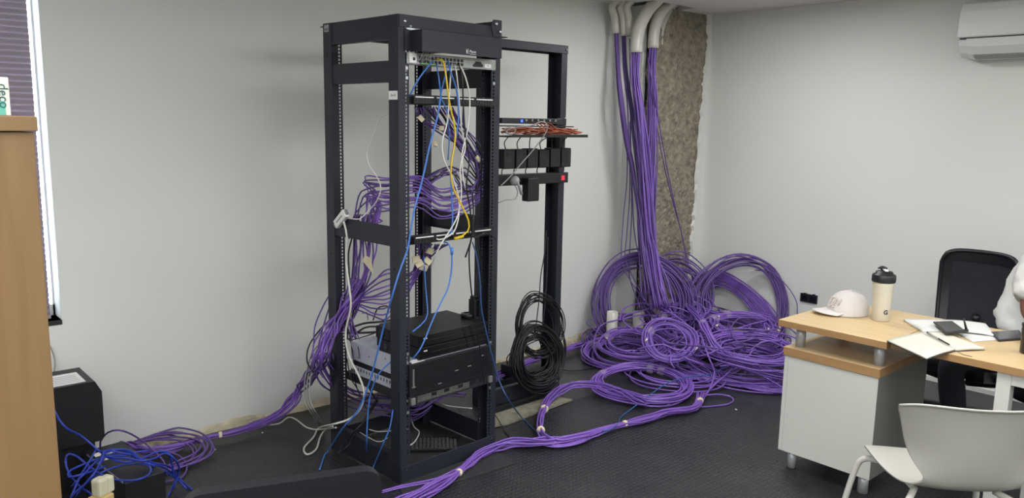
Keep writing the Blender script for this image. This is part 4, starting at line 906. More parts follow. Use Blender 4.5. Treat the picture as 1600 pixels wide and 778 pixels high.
strands(bb, [rk(500, 560, -.06, 'x'), rk(515, 590, .0, 'x'), rk(540, 615, .12, 'x'), rk(575, 628, .16, 'x'), rk(606, 632, .20, 'x'), rk(650, 640, .42), rl(.7, .55, .12), rl(.9, .6, .06)], 11, [.05, .05, .045, .05, .05, .05, .04, .03], 61, r=.0040, m=[M_purpled], drift=.2)

# black coil at the second frame
coil('black coil of thin cable hung on the two-post frame, upper of two', at(842, 508, 1, 3.27), .165, .030, .03, 16, nb(82, -PI/2-.15), .85, 71, 0, M_blackc, r=.0032, wob=.07, name='cable_coil')
coil('black coil of thin cable leaning on the foot of the two-post frame, lower of two', at(838, 558, 1, 3.24), .155, .070, .05, 48, nb(76, -PI/2-.1), .95, 72, 0, M_blackc, r=.0034, wob=.09, name='cable_coil')
coil('few loose black loops sticking out right of the two-post frame', at(868, 540, 1, 3.42), .135, .05, .04, 6, nb(80, -PI/2), .75, 73, 0, M_blackc, r=.0024, wob=.15, name='cable_coil')
for i, L_ in enumerate(([(854, 360, 3.33), (850, 400, 3.30), (845, 430, 3.28), (842, 470, 3.26), (836, 520, 3.24)], [(856, 370, 3.33), (855, 420, 3.3), (852, 470, 3.27), (848, 510, 3.25)])):
    cable('black_lead', ['black lead hanging down inside the right post of the two-post frame', 'second black lead hanging close to the right post of the two-post frame'][i], [at(*q[:2], 1, q[2]) for q in L_], .0032, M_blackc)
cable('grey_cord', 'long grey cord slanting from the small switch to the plug on the frame', [at(x, y, 1, FY-.16) for x, y in ((795, 208), (788, 203), (795, 199), (806, 203), (798, 211), (790, 205), (806, 199), (830, 196), (846, 190), (856, 196), (850, 212), (835, 232), (815, 255), (798, 275), (783, 290))], .0034, M_greyc)
cable('grey_cord', 'grey cord hanging in a bow from the grey plug on the frame', [at(x, y, 1, FY-.12) for x, y in ((805, 290), (809, 300), (805, 311), (792, 312), (778, 317))], .0034, M_greyc)
p = az(800, 590, 0)
t = empty('power_brick', (p[0], p[1]-.0, 0.0), .2, 'black power brick on the floor between the rack and the black coil', 'power adapter')
MB().box(-.07, .07, -.04, .04, .004, .10).build('body', M_black, t, bevel=.006); MB().box(-.02, .03, -.041, -.0405, .03, .07).build('face_panel', M_dark, t)
MB().tube(spline([(-.05, 0, .098), (-.07, -.01, .15), (-.03, -.02, .18), (.02, -.01, .14), (.04, 0, .098)], .015), .0035, 6).build('lead', M_blackc, t)
cable('black_lead', 'thin black lead on the mat between rack and purple bow', [az(x, y, z) for x, y, z in ((768, 640, .1), (780, 658, .03), (790, 675, .01), (805, 690, .01), (825, 690, .01), (838, 686, .01))], .0026, M_blackc)

# litter
rs = random.Random(17)
for i, (px, py) in enumerate(((410, 676), (335, 703), (1010, 629), (1045, 632), (1150, 640), (740, 737))):
    p = az(px, py, .0055); v = [(rs.uniform(-.02, .02), rs.uniform(-.012, .012), 0) for _ in range(4)]
    o = MB().prism([(-.008-rs.random()*.006, -.003), (.007, -.004-rs.random()*.003), (.010, .002), (-.003, .005)], 0, .0015).build('paper_scrap', M_tape if i % 2 else M_paper, None, loc=tuple(p), rot=(0, 0, rs.random()*6))
    tag(o, 'tiny torn scrap of pale tape on the dark floor', 'litter', 'scraps on the floor')

# ================================================================== LEFT FOREGROUND
t = empty('wood_cabinet', (0, 2.0, 0), 0, 'tall tan wood cabinet at the left edge, seen from the side', 'cabinet')
MB().box(-.62, .381, .003, .42, 0.0, 1.578).build('body', M_oak, t, bevel=.0015)
MB().box(-.64, .388, -.006, .43, 1.580, 1.612).build('top', M_oak, t, bevel=.002)
t = empty('product_box', (0.2, 2.06, 1.6125), 0, 'small cream and teal box standing on the wood cabinet', 'box')
bxr = at(18, 182, 1, 2.06)[0]; bzt = at(16, 121, 1, 2.06)[2]
MB().box(bxr-.2-.16, bxr-.2, 0, .05, 0, bzt-1.6125).build('carton', M_card, t, bevel=.002)
MB().box(bxr-.2-.158, bxr-.2-.010, -.0006, -.0001, .001, .032).build('teal_band', M_teal, t)
tq = at(5, 150, 1, 2.06); text('lettering', 'deco', .027, M_dteal, t, basis((0, 0, -1), (1, 0, 0), (tq[0]-.2, -.001, tq[2]-1.6125)), .0003)
# UPS tower behind
t = empty('battery_unit', (.77, 3.74, 0), 0, 'tall black battery unit against the wall with a white sticker on top', 'battery unit')
m = MB(); m.extr([(-.11, .22), (.085, .22), (.10, .235), (.10, .44), (.075, .49), (-.11, .49)], 1, -.12, .13); m.build('body', M_black, t, bevel=.004)
MB().box(-.11, .065, -.10, .12, 0, .22).build('plinth', M_black, t, bevel=.003)
o = MB().box(-.09, .045, -.10, .06, .4905, .4915).build('sticker', M_label, t)
for k in range(5): MB().box(-.08, .03, -.08+k*.024, -.075+k*.024, .4916, .4920).build('sticker_print', M_greyc, t)
ub = empty('battery_unit', (.872, 3.385, 0), .10, 'low black battery unit with white label strips under the blue cables', 'battery unit')
MB().box(-.075, .085, -.21, .22, 0.0, .20).build('body', M_black, ub, bevel=.004)
MB().box(-.078, -.074, -.20, .17, .197, .2025).build('edge_highlight', M_screw, ub)  # bright strip stands in for the highlight along the top edge
MB().box(-.06, .02, .12, .16, .2005, .2013).box(-.07, .0, .06, .10, .2005, .2013).build('label_strip', M_label, ub)
st = empty('power_tower', (.715, 3.09, 0), .3, 'black socket block holding the cream plug in front of the battery unit', 'socket block')
MB().box(-.05, .05, -.05, .05, 0, .165).build('body', M_black, st, bevel=.006)
p = np.array([.715, 3.09, .1655])
t = empty('plug_adapter', p, .5, 'cream plastic plug adapter pointing up beside the blue cables', 'plug')
MB().box(-.035, .035, -.03, .03, 0, .050).build('adapter_block', M_creamy, t, bevel=.006)
o = MB().box(-.024, .022, -.022, .022, .048, .118).build('plug_body', M_cream, t, bevel=.010)
MB().box(.014, .050, -.020, .020, .048, .112).build('plug_body', M_cream, t, bevel=.008)
MB().box(-.075, -.037, -.018, .018, 0, .040).build('side_plug', M_cream, t, bevel=.005)
# thin grey cable on wall beside cabinet
cable('grey_cord', 'thin grey cord bowed against the wall beside the wood cabinet', [at(x, y, 1, 3.93) for x, y in ((78, 540), (84, 555), (86, 572), (83, 590), (81, 600))], .0035, M_greyc)

# foreground chair back
def fg_chair():
    a = az(283, 772, .93)[:2]; b = az(594, 728, .93)[:2]; c_ = (a+b)/2; d = (b-a)/np.linalg.norm(b-a); ang = math.atan2(d[1], d[0])
    t = empty('padded_chair', (c_[0], c_[1], 0), ang, 'black padded chair back in the near foreground at the bottom', 'chair')
    hw = np.linalg.norm(b-a)/2; zt = .93; P = []; n = 10
    pts = []
    for k in range(n+1): th = PI/2*k/n; pts.append((hw-.035+.035*math.sin(th), zt-.032+.032*math.cos(th)))
    prof = pts+[(hw-.01, .52), (-(hw-.01), .52)]+[(-x, z) for x, z in pts[::-1]]
    tz = lambda z: z
    m = MB(); m.extr(prof, 1, -.015, .015); o = m.build('backrest', M_black, t, bevel=.008); 
    for p in o.data.polygons: p.use_smooth = True
    MB().box(-.21, .21, .02, .42, .42, .50).build('seat', M_black, t, bevel=.02)
    MB().box(-.03, .03, .016, .035, .40, .60).build('back_bar', M_black, t)
    MB().cyl((0, .22, .09), (0, .22, .42), .025).build('gas_lift', M_dark, t)
    for k in range(5):
        th = k*2*PI/5; o = MB().box(0, .26, -.02, .02, .05, .085).build('base_arm', M_black, t, bevel=.006, loc=(0, .22, 0), rot=(0, 0, th))
        MB().lathe([(0, -.012), (.025, -.012), (.025, .012), (0, .012)], (.25*math.cos(th), .22+.25*math.sin(th), .029), 14, 0, (-math.sin(th), math.cos(th), 0)).build('castor', M_blackg, t)
fg_chair()

# ================================================================== DESK AREA
TX0, TX1 = 3.335, 3.975; DT0, DT1 = .700, .730
t = empty('desk', (0, 0, 0), 0, 'beech-topped desk with white metal frame at the right', 'desk')
m = MB().box(3.368, TX1, -.35, 1.366, DT0, DT1-.0002); m.build('desktop', M_beech, t, bevel=.0015)
MB().box(3.366, 3.3679, -.35, 1.366, DT0+.0005, DT1-.001).build('edge_band', M_edge, t)
for yy in (.915, -.28):
    MB().box(3.385, 3.435, yy, yy+.05, .004, DT0-.001).build('leg', M_white, t, bevel=.002); MB().box(3.89, 3.94, yy, yy+.05, .004, DT0-.001).build('leg', M_white, t, bevel=.002)
MB().box(3.387, 3.43, -.23, .915, .652, DT0-.001).build('apron', M_white, t, bevel=.002)
MB().box(3.90, 3.92, -.23, .915, .40, DT0-.001).build('modesty_panel', M_white, t)
t = empty('pedestal_cabinet', (0, 0, 0), 0, 'white and grey desk pedestal on metal feet with a raised beech shelf', 'cabinet')
m = MB(); m.box(3.368, 3.89, 1.402, 1.842, .092, .558); o = m.build('body', M_greyl, t, bevel=.001)
MB().box(3.3655, 3.368, 1.403, 1.8215, .093, .557).box(3.3655, 3.368, 1.8225, 1.841, .093, .557).build('front_panel', M_white, t)
MB().box(3.36, 3.905, 1.398, 1.846, .560, .600).build('top_board', M_beech, t, bevel=.001)
MB().box(3.3585, 3.36, 1.398, 1.846, .561, .599).box(3.36, 3.905, 1.3965, 1.398, .561, .599).build('edge_band', M_edge, t)
for (x, y) in ((3.42, 1.795), (3.42, 1.45), (3.84, 1.795), (3.84, 1.45)):
    MB().cyl((x, y, .0045), (x, y, .092), .0225, 18).build('foot', M_alum, t)
for (x, y) in ((3.425, 1.80), (3.425, 1.432), (3.85, 1.80), (3.85, 1.432)):
    MB().cyl((x, y, .600), (x, y, DT0), .022, 20).build('riser', M_alum, t)
MB().box(TX0, TX1, 1.370, 1.868, DT0, DT1).build('raised_shelf', M_beech, t, bevel=.0015)
MB().box(TX0-.0016, TX0, 1.370, 1.868, DT0+.0005, DT1-.0005).box(TX0, TX1, 1.3685, 1.370, DT0+.0005, DT1-.0005).build('edge_band', M_edge, t)
# cap
def cap():
    p = az(1322, 490, .7305); ang = math.atan2(.62, -.78)
    t = empty('baseball_cap', (p[0], p[1], .7305), ang, 'white baseball cap with raised lettering lying on the desk', 'cap')
    v = []; f = []; nu, nv = 28, 10
    for j in range(nv+1):
        ph = (PI/2)*j/nv; r = math.cos(ph)**.75; z = .112*math.sin(ph)**.95
        for i in range(nu):
            th = 2*PI*i/nu; x = .098*r*math.cos(th); y = .080*r*math.sin(th)
            if math.cos(th) < -.3: x *= 1.06; zz = z*(.93 if j < nv else 1)
            else: zz = z
            v.append((x-.012*math.sin(ph), y, zz+.002))
    for j in range(nv):
        for i in range(nu): f.append((j*nu+i, j*nu+(i+1) % nu, (j+1)*nu+(i+1) % nu, (j+1)*nu+i))
    MB().add(v, f, True).build('crown', M_cap, t)
    v = []; f = []; n = 16
    for k in range(n+1):
        th = -1.15+2.3*k/n
        xi, yi = .090*math.cos(th), .076*math.sin(th)
        L_ = .075*math.cos(th*1.02)**.6 if abs(th) < 1.5 else 0
        for s in range(5):
            u = s/4; x = xi+L_*u; y = yi*(1+.12*u); z = .026-.006*u-.5*(yi*1.0)**2*3.2*(1+u*.6); v.append((x, y, max(z, .003)))
    for k in range(n):
        for s in range(4): b = k*5+s; f.append((b, b+1, b+6, b+5))
    o = MB().add(v, f, True).build('brim', M_cap, t); sm = o.modifiers.new('s', 'SOLIDIFY'); sm.thickness = .003
    MB().lathe([(0, 0), (.007, 0), (.005, .004), (0, .005)], (-.012, 0, .1125), 10).build('button', M_cap, t)
    # lettering raised on the crown front
    nrm = Vector((.80, .28, .53)).normalized(); up = Vector((0, 0, 1)); xa = up.cross(nrm).normalized(); ya = nrm.cross(xa)
    for txt, sz, dz in (('TIN', .042, .066), ('2FC', .022, .042)):
        base = Vector((.066 if dz > .05 else .080, .022, dz))
        m4 = Matrix((xa, ya, nrm)).transposed().to_4x4(); m4.translation = base+nrm*.006
        o = text('lettering', txt, sz, M_capt, t, m4, .003, .0006)
    for k in range(6):
        th = 2*PI*k/6+.5; P = []
        for j in range(9):
            ph = PI/2*j/8*.98; r = math.cos(ph)**.75; P.append((.0985*r*math.cos(th)-.012*math.sin(ph), .0805*r*math.sin(th),   .1125*math.sin(ph)**.95+.002))
        MB().tube(P, .0009, 5).build('seam', M_cap, t)
cap()
def bottle():
    p = az(1375, 500, .7305)
    t = empty('shaker_bottle', (p[0], p[1], .7305), .7, 'frosted shaker bottle with a black lid standing on the desk', 'bottle')
    MB().lathe([(0, 0), (.036, 0), (.039, .004), (.041, .08), (.046, .17), (.047, .185)], seg=32).build('cup', M_bottle, t)
    MB().lathe([(.046, .186), (.051, .184), (.052, .19), (.052, .212), (.048, .219), (.040, .221), (.036, .232), (0, .234)], seg=32).build('lid', M_black, t)
    MB().box(.0, .034, -.012, .012, .234, .246).build('flip_cap', M_black, t, bevel=.004)
    MB().tube(spline([(.028, -.020, .240), (.034, -.006, .247), (.034, .006, .247), (.028, .020, .240)], .005), .004, 8).build('carry_loop', M_black, t)
    MB().box(-.035, .01, -.008, .008, .236, .243).build('white_latch', M_whitep, t, bevel=.003)
    q = Vector((-math.cos(YAW+.7)*1.0, -math.sin(YAW+.7), 0)); a = math.atan2(p[1], p[0])-.7+PI+.55
    n_ = Vector((math.cos(a), math.sin(a), 0)); xa = Vector((0, 0, 1)).cross(n_)
    m4 = Matrix((xa, Vector((0, 0, 1)), n_)).transposed().to_4x4(); m4.translation = n_*.0405+Vector((0, 0, .045))
    text('emblem', 'G', .028, M_ink, t, m4, .0006, .001)
bottle()
# notebooks and papers
def open_book(name, label, L_, R_, Lt, Rt, spine, lift, mcover=M_ink, tilt=0):
    pass
zt = .7305
def quad_thing(name, label, cat, px, z, th, m, pages=None):
    P = [az(x, y, z) for x, y in px]; cx = sum(p[0] for p in P)/len(P); cy = sum(p[1] for p in P)/len(P)
    t = empty(name, (cx, cy, z), 0, label, cat)
    return t, [(p[0]-cx, p[1]-cy) for p in P]
t, P = quad_thing('open_notebook', 'open lined notebook with cream pages hanging over the desk edge', 'notebook', [(1385, 532), (1448, 562), (1493, 548), (1432, 520)], zt+.012, 0, None)
ctr = t.location.copy()
def sheet(parent, corners, zs, th, m, name, waves=0.0):
    """corner quad a,b,c,d (a-b-c-d) with per-corner z; slightly domed page block"""
    A, B, C_, D = [np.array([c_[0], c_[1], z]) for c_, z in zip(corners, zs)]; n = 8; v = []; f = []
    for j in range(n+1):
        for i in range(n+1):
            u, w_ = i/n, j/n; p = (1-w_)*((1-u)*A+u*B)+w_*((1-u)*D+u*C_)
            v.append((p[0], p[1], p[2]+waves*math.sin(PI*w_)))
    nn = len(v); v += [(p[0], p[1], p[2]-th) for p in v]
    for j in range(n):
        for i in range(n):
            b = j*(n+1)+i; f.append((b, b+1, b+n+2, b+n+1)); f.append((nn+b, nn+b+n+1, nn+b+n+2, nn+b+1))
    rim = [i for i in range(n+1)]+[j*(n+1)+n for j in range(1, n+1)]+[n*(n+1)+i for i in range(n-1, -1, -1)]+[j*(n+1) for j in range(n-1, 0, -1)]
    for k in range(len(rim)): a_, b_ = rim[k], rim[(k+1) % len(rim)]; f.append((a_, nn+a_, nn+b_, b_))
    return MB().add(v, f, True).build(name, m, parent)
def loc_(px, z, c0): p = az(px[0], px[1], z); return (p[0]-c0[0], p[1]-c0[1])
M_pageb = mat('cream_page', (204, 199, 182), .8)
zz = zt+.012
left = [loc_(q, zz, ctr) for q in ((1386, 531), (1448, 559), (1493, 545), (1440, 519))]
right = [loc_(q, zz, ctr) for q in ((1440, 519), (1493, 545), (1539, 543), (1475, 519))]
sheet(t, left, (0, 0, 0, .002), .005, M_pageb, 'pages', .003); sheet(t, right, (.002, 0, 0, 0), .010, M_pageb, 'pages', .003)
sheet(t, left, (-.0055, -.0055, -.0055, -.0055), .003, M_ink, 'cover'); sheet(t, right, (-.0105,)*4, .0015, M_ink, 'cover')
rs = random.Random(2)
for k in range(9):
    u = .12+.09*k; a_ = np.array(left[0])*(1-u)+np.array(left[3])*u; b_ = np.array(left[1])*(1-u)+np.array(left[2])*u
    s0, s1 = .12+rs.random()*.1, .5+rs.random()*.35; p0 = a_+(b_-a_)*s0; p1 = a_+(b_-a_)*s1
    MB().tube(spline([(p0[0]*(1-w_)+p1[0]*w_, p0[1]*(1-w_)+p1[1]*w_+.0015*math.sin(w_*40), .0006+.003*math.sin(PI*u)+.002*0) for w_ in np.linspace(0, 1, 14)], .01), .0004, 4).build('handwriting', mat('pale_pencil', (176, 172, 160), .9), t)
rb = [az(x, y, z) for x, y, z in ((1492, 547, zt+.004), (1505, 554, zt+.002), (1519, 557, zt+.001))]
MB().tube([q-np.array(ctr) for q in rb], .0012, 5).build('ribbon', M_ink, t)
pen = empty('pen', az(1465, 528, zt+.020), 0, 'slim black pen lying in the fold of the open notebook', 'pen'); c0 = np.array(pen.location)
A, B = az(1450, 520, zt+.0225), az(1484, 539, zt+.0195)
MB().tube([A-c0, A*.5+B*.5-c0], .0036, 10).build('barrel', M_greyc, pen); MB().tube([A*.5+B*.5-c0, B*.97+A*.03-c0, B-c0], [.0036, .003, .001], 10).build('tip', M_black, pen)
MB().tube([A-c0+(A-B)*.03, A-c0], .0042, 10).build('cap_end', M_black, pen)
# second pad: left page block, pages right
t2 = empty('open_notepad', az(1480, 508, zt), 0, 'open white notepad lying behind the cream notebook', 'notebook'); c2 = t2.location
z2 = zt+.011
L2 = [loc_(q, z2, c2) for q in ((1412, 498), (1444, 517), (1502, 517), (1474, 499))]
R2 = [loc_(q, z2, c2) for q in ((1474, 499), (1502, 517), (1556, 523), (1540, 504))]
sheet(t2, L2, (.011, .011, .011, .011), .0105, M_paper, 'pages', .001); sheet(t2, R2, (.011, .011, .008, .008), .006, M_paper, 'pages', .004)
t3 = empty('loose_sheet', az(1530, 530, zt), 0, 'loose white sheet of paper on the desk beside the phone', 'paper'); c3 = t3.location
S3 = [loc_(q, zt+.001, c3) for q in ((1495, 521), (1520, 534), (1570, 530), (1545, 519))]
sheet(t3, S3, (.0012,)*4, .0008, M_paper, 'sheet')
def phone(label, px, z, th=.008, mscreen=M_blackg):
    P = [az(x, y, z+th) for x, y in px]; c_ = sum(P)/4; t = empty('smartphone', (c_[0], c_[1], z), 0, label, 'phone')
    Q = [(p[0]-c_[0], p[1]-c_[1]) for p in P]
    MB().prism(Q, 0, th).build('body', M_dark, t, bevel=.003)
    S = [(q[0]*.9, q[1]*.88) for q in Q]; MB().prism(S, th, th+.0006).build('screen', mscreen, t)
    MB().prism([(q[0]*.05+Q[0][0]*.85, q[1]*.05+Q[0][1]*.85) for q in Q], th, th+.0008).build('speaker_slot', M_steel, t)
phone('black smartphone lying on the white notepad', [(1458, 502), (1478, 520), (1510, 517), (1488, 501)], z2+.0125)
phone('black smartphone lying flat near the person\'s arm', [(1547, 518), (1560, 531), (1603, 528), (1592, 515)], zt+.001, .008, mat('grey_screen', (70, 72, 74), .15))
pt_ = az(1510, 516, zt+.026)
t = empty('upright_pen', pt_, 0, 'short black pen end standing by the phone on the notepad', 'pen')
MB().tube([(0, 0, .002), (-.012, .012, .052)], [.006, .003], 8).build('barrel', M_black, t); MB().lathe([(0, -.006), (.009, -.006), (.009, .004), (0, .004)], seg=12).build('base', M_dark, t)
p = az(1606, 552, zt)
t = empty('dark_tumbler', p, 0, 'dark tumbler at the right edge of the desk', 'cup')
MB().lathe([(0, 0), (.026, 0), (.030, .004), (.031, .10), (.029, .11), (0, .11)], seg=24).build('body', mat('dark_brown_gloss', (44, 36, 34), .2), t)
MB().lathe([(.030, .11), (.032, .111), (.032, .122), (0, .124)], seg=24).build('lid', M_black, t)

# mesh office chair
def mesh_chair():
    t = empty('office_chair', (4.75, 1.50, 0), PI, 'black mesh-back office chair behind the desk', 'chair')
    # local: +x faces the front (towards the desk after rotation), back at -x
    def pt(u, v):   # u -1..1, v 0..1
        w_ = .192-.016*(1-v)+.012*math.sin(v*PI); w_ *= 1-.10*max(0, v-.93)/.07*0
        z = .50+.455*v; y = u*w_; x = -.02-.05*u*u*-1-.03*math.sin(v*PI)-.03*v
        return (x, y, z)
    n = 16; v = []; f = []
    for j in range(n+1):
        for i in range(n+1):
            u = -1+2*i/n; vv = j/n
            x, y, z = pt(u, vv); cr = max(0, vv-.9)/.1
            y *= 1-.12*cr*abs(u)**3; z -= .02*abs(u)**4*vv
            v.append((x, y, z))
    for j in range(n):
        for i in range(n): b = j*(n+1)+i; f.append((b, b+1, b+n+2, b+n+1))
    o = MB().add(v, f, True).build('mesh_back', M_mesh, t); sm = o.modifiers.new('s', 'SOLIDIFY'); sm.thickness = .004
    rim = [v[i] for i in range(n+1)]+[v[j*(n+1)+n] for j in range(1, n+1)]+[v[n*(n+1)+i] for i in range(n-1, -1, -1)]+[v[j*(n+1)] for j in range(n-1, -1, -1)]
    MB().tube(np.array(rim), .012, 8).build('back_frame', M_black, t)
    # frame inner border band
    v2 = []; f2_ = []
    for j in range(n+1):
        for i in range(n+1): x, y, z = v[j*(n+1)+i]; v2.append((x+.006, y, z))
    for j in range(n):
        for i in range(n):
            if j < 2 or j > 13 or i < 2 or i > 13: b = j*(n+1)+i; f2_.append((b, b+1, b+n+2, b+n+1))
    MB().add(v2, f2_, True).build('back_border', M_black, t)
    MB().extr([(-.04, .40), (.0, .47), (.22, .48), (.40, .475), (.46, .45), (.45, .37), (.2, .31), (.02, .34)], 1, -.22, .22).build('seat', M_black, t, bevel=.02).data.polygons.foreach_set('use_smooth', [True]*9)
    MB().tube(spline([(-.03, 0, .60), (-.09, 0, .50), (-.06, 0, .41), (.10, 0, .39)], .02), .022, 8).build('back_bar', M_black, t)
    for s in (-1, 1):
        MB().tube(spline([(.30, s*.20, .45), (.28, s*.245, .42), (.24, s*.26, .36), (.20, s*.20, .31), (.18, s*.06, .28)], .02), .022, 8).build('arm_bracket', M_black, t)
    MB().cyl((.18, 0, .10), (.18, 0, .43), .028, 14).build('gas_lift', M_black, t)
    for k in range(5):
        th = k*2*PI/5+.3; ex, ey = .18+.29*math.cos(th), .29*math.sin(th)
        MB().tube([(.18, 0, .10), (.18+.15*math.cos(th), .15*math.sin(th), .085), (ex, ey, .06)], [.026, .022, .016], 8).build('base_arm', M_black, t)
        MB().lathe([(0, -.022), (.027, -.022), (.028, -.006), (.028, .006), (.027, .022), (0, .022)], (ex, ey, .028), 14, 0, (-math.sin(th+.5), math.cos(th+.5), 0)).build('castor', M_black, t)
    # lower leg shield shape: broad tilting mechanism
    MB().extr([(-.02, .40), (.12, .35), (.28, .36), (.34, .41), (.2, .43), (.02, .43)], 1, -.09, .09).build('tilt_mechanism', M_black, t, bevel=.01)
    return t
mesh_chair()

# white shell chair
def shell_chair():
    c0 = (2.87, .95); ang = math.radians(45)
    t = empty('shell_chair', (c0[0], c0[1], 0), ang, 'white plastic shell chair in front of the desk, seen from behind', 'chair')
    prof = [(.225, .425, .165), (.20, .438, .195), (.15, .447, .210), (.08, .446, .215), (.0, .440, .213), (-.08, .437, .205), (-.135, .441, .190), (-.17, .452, .168), (-.198, .474, .150), (-.216, .500, .160), (-.230, .540, .186), (-.243, .60, .208), (-.253, .66, .226), (-.262, .71, .241), (-.270, .748, .252), (-.277, .765, .254), (-.290, .768, .254)]
    nu = 24; v = []; f = []
    for s, z, w_ in prof:
        back = max(0, min(1, (z-.47)/.12)) if s < -.15 else 0
        seat = 1 if s > -.13 else max(0, (s+.20)/.07)
        for i in range(nu+1):
            u = -1+2*i/nu
            curl = .085*abs(u)**2.2*back; dish = .016*abs(u)**2*seat+.02*abs(u)**3*max(0, 1-seat)*(1-back)
            v.append((s+curl, u*w_, z+dish-(.012*abs(u)**4 if s > .19 else 0)-(.02*(abs(u)**6) if z > .74 else 0)))
    for j in range(len(prof)-1):
        for i in range(nu): b = j*(nu+1)+i; f.append((b, b+1, b+nu+2, b+nu+1))
    o = MB().add(v, f, True).build('shell', M_pp, t)
    sb = o.modifiers.new('sub', 'SUBSURF'); sb.levels = 1; sb.render_levels = 2
    sm = o.modifiers.new('s', 'SOLIDIFY'); sm.thickness = .007; sm.offset = 0
    for s in (-1, 1):
        MB().tube(spline([(.26, s*.27, .0), (.235, s*.255, .10), (.19, s*.225, .34), (.165, s*.205, .405), (.12, s*.17, .420), (.08, s*.13, .424)], .015), .011, 12).build('leg', M_legw, t)
        MB().tube(spline([(-.29, s*.26, .0), (-.265, s*.25, .10), (-.21, s*.225, .33), (-.185, s*.20, .390), (-.14, s*.165, .408), (-.09, s*.13, .418)], .015), .011, 12).build('leg', M_legw, t)
        MB().tube([(.09, s*.135, .424), (-.10, s*.135, .418)], .010, 10).build('seat_rail', M_legw, t)
        for x in (.26, -.29): MB().lathe([(0, 0), (.014, 0), (.014, .012), (0, .012)], (x, s*.265, .0), 12).build('foot_cap', M_greyc, t)
    MB().tube([(.02, -.135, .420), (.02, .135, .420)], .010, 10).build('cross_bar', M_legw, t)
shell_chair()

# wall socket and air conditioner
a_ = at(1252, 457, 0, 5.38); b_ = at(1277, 475, 0, 5.38)
t = empty('wall_socket', (5.38, (a_[1]+b_[1])/2, (a_[2]+b_[2])/2), 0, 'black double wall socket low on the right wall behind the desk', 'socket')
hw_ = abs(a_[1]-b_[1])/2; hh_ = abs(a_[2]-b_[2])/2
MB().box(-.012, -.0005, -hw_, hw_, -hh_, hh_).build('plate', M_black, t, bevel=.002)
for s in (-1, 1): MB().box(-.014, -.0122, s*.032-.02, s*.032+.02, -hh_*.6, hh_*.6).build('outlet', M_blackg, t, bevel=.001)
MB().box(-.012, -.002, -.045, -.03, hh_, hh_+.006).box(-.012, -.002, .02, .04, hh_, hh_+.004).build('top_clip', M_black, t)

def aircon():
    Y0, Y1 = 1.08, 1.88
    t = empty('air_conditioner', (5.38, 1.48, 2.03), 0, 'white split air conditioner mounted high on the right wall', 'air conditioner')
    # profile in (x, z) relative to (5.38, 2.03); extrude along y
    def ex(prof, ya, yb, m, name, bev=.0): 
        o = MB().extr(prof, 1, ya-1.48, yb-1.48, 0, False).build(name, m, t, bevel=bev); return o
    ex([(-.001, .0), (-.12, .0), (-.165, .025), (-.195, .07), (-.205, .105), (-.206, .115), (-.001, .115)], Y0, Y1-.045, M_acp, 'lower_body', .008)
    ex([(-.001, .01), (-.12, .012), (-.160, .035), (-.188, .075), (-.198, .112), (-.001, .112)], Y1-.046, Y1, M_acp, 'end_cheek', .010)
    ex([(-.001, .120), (-.208, .120), (-.212, .128), (-.210, .20), (-.200, .27), (-.175, .315), (-.13, .335), (-.001, .34)], Y0, Y1+.005, M_acp, 'front_panel', .006)
    ex([(-.02, .112), (-.200, .112), (-.200, .121), (-.02, .121)], Y0+.01, Y1-.004, M_dark, 'shadow_gap')
    ex([(-.166, .034), (-.196, .068), (-.2085, .110), (-.2105, .110), (-.200, .066), (-.170, .031)], Y0+.03, Y1-.075, M_acp, 'louvre', .0)
    ex([(-.12, -.0015), (-.158, .0165), (-.163, .0225), (-.12, .003)], Y0+.03, Y1-.075, M_greyc, 'louvre_gap')
    MB().tube(spline([(-.192, .395-.075, .098), (-.188, .395-.078, .07), (-.178, .395-.085, .058), (-.178, .36-.09, .056)], .01), .0022, 6).tube([(-.178, .28, .056), (-.178, -.39, .056)], .0022, 6).build('louvre_outline', M_dark, t)
    MB().box(-.2125, -.2115, -.05, .03, .255, .262).build('badge', M_alum, t)
    return t
aircon()

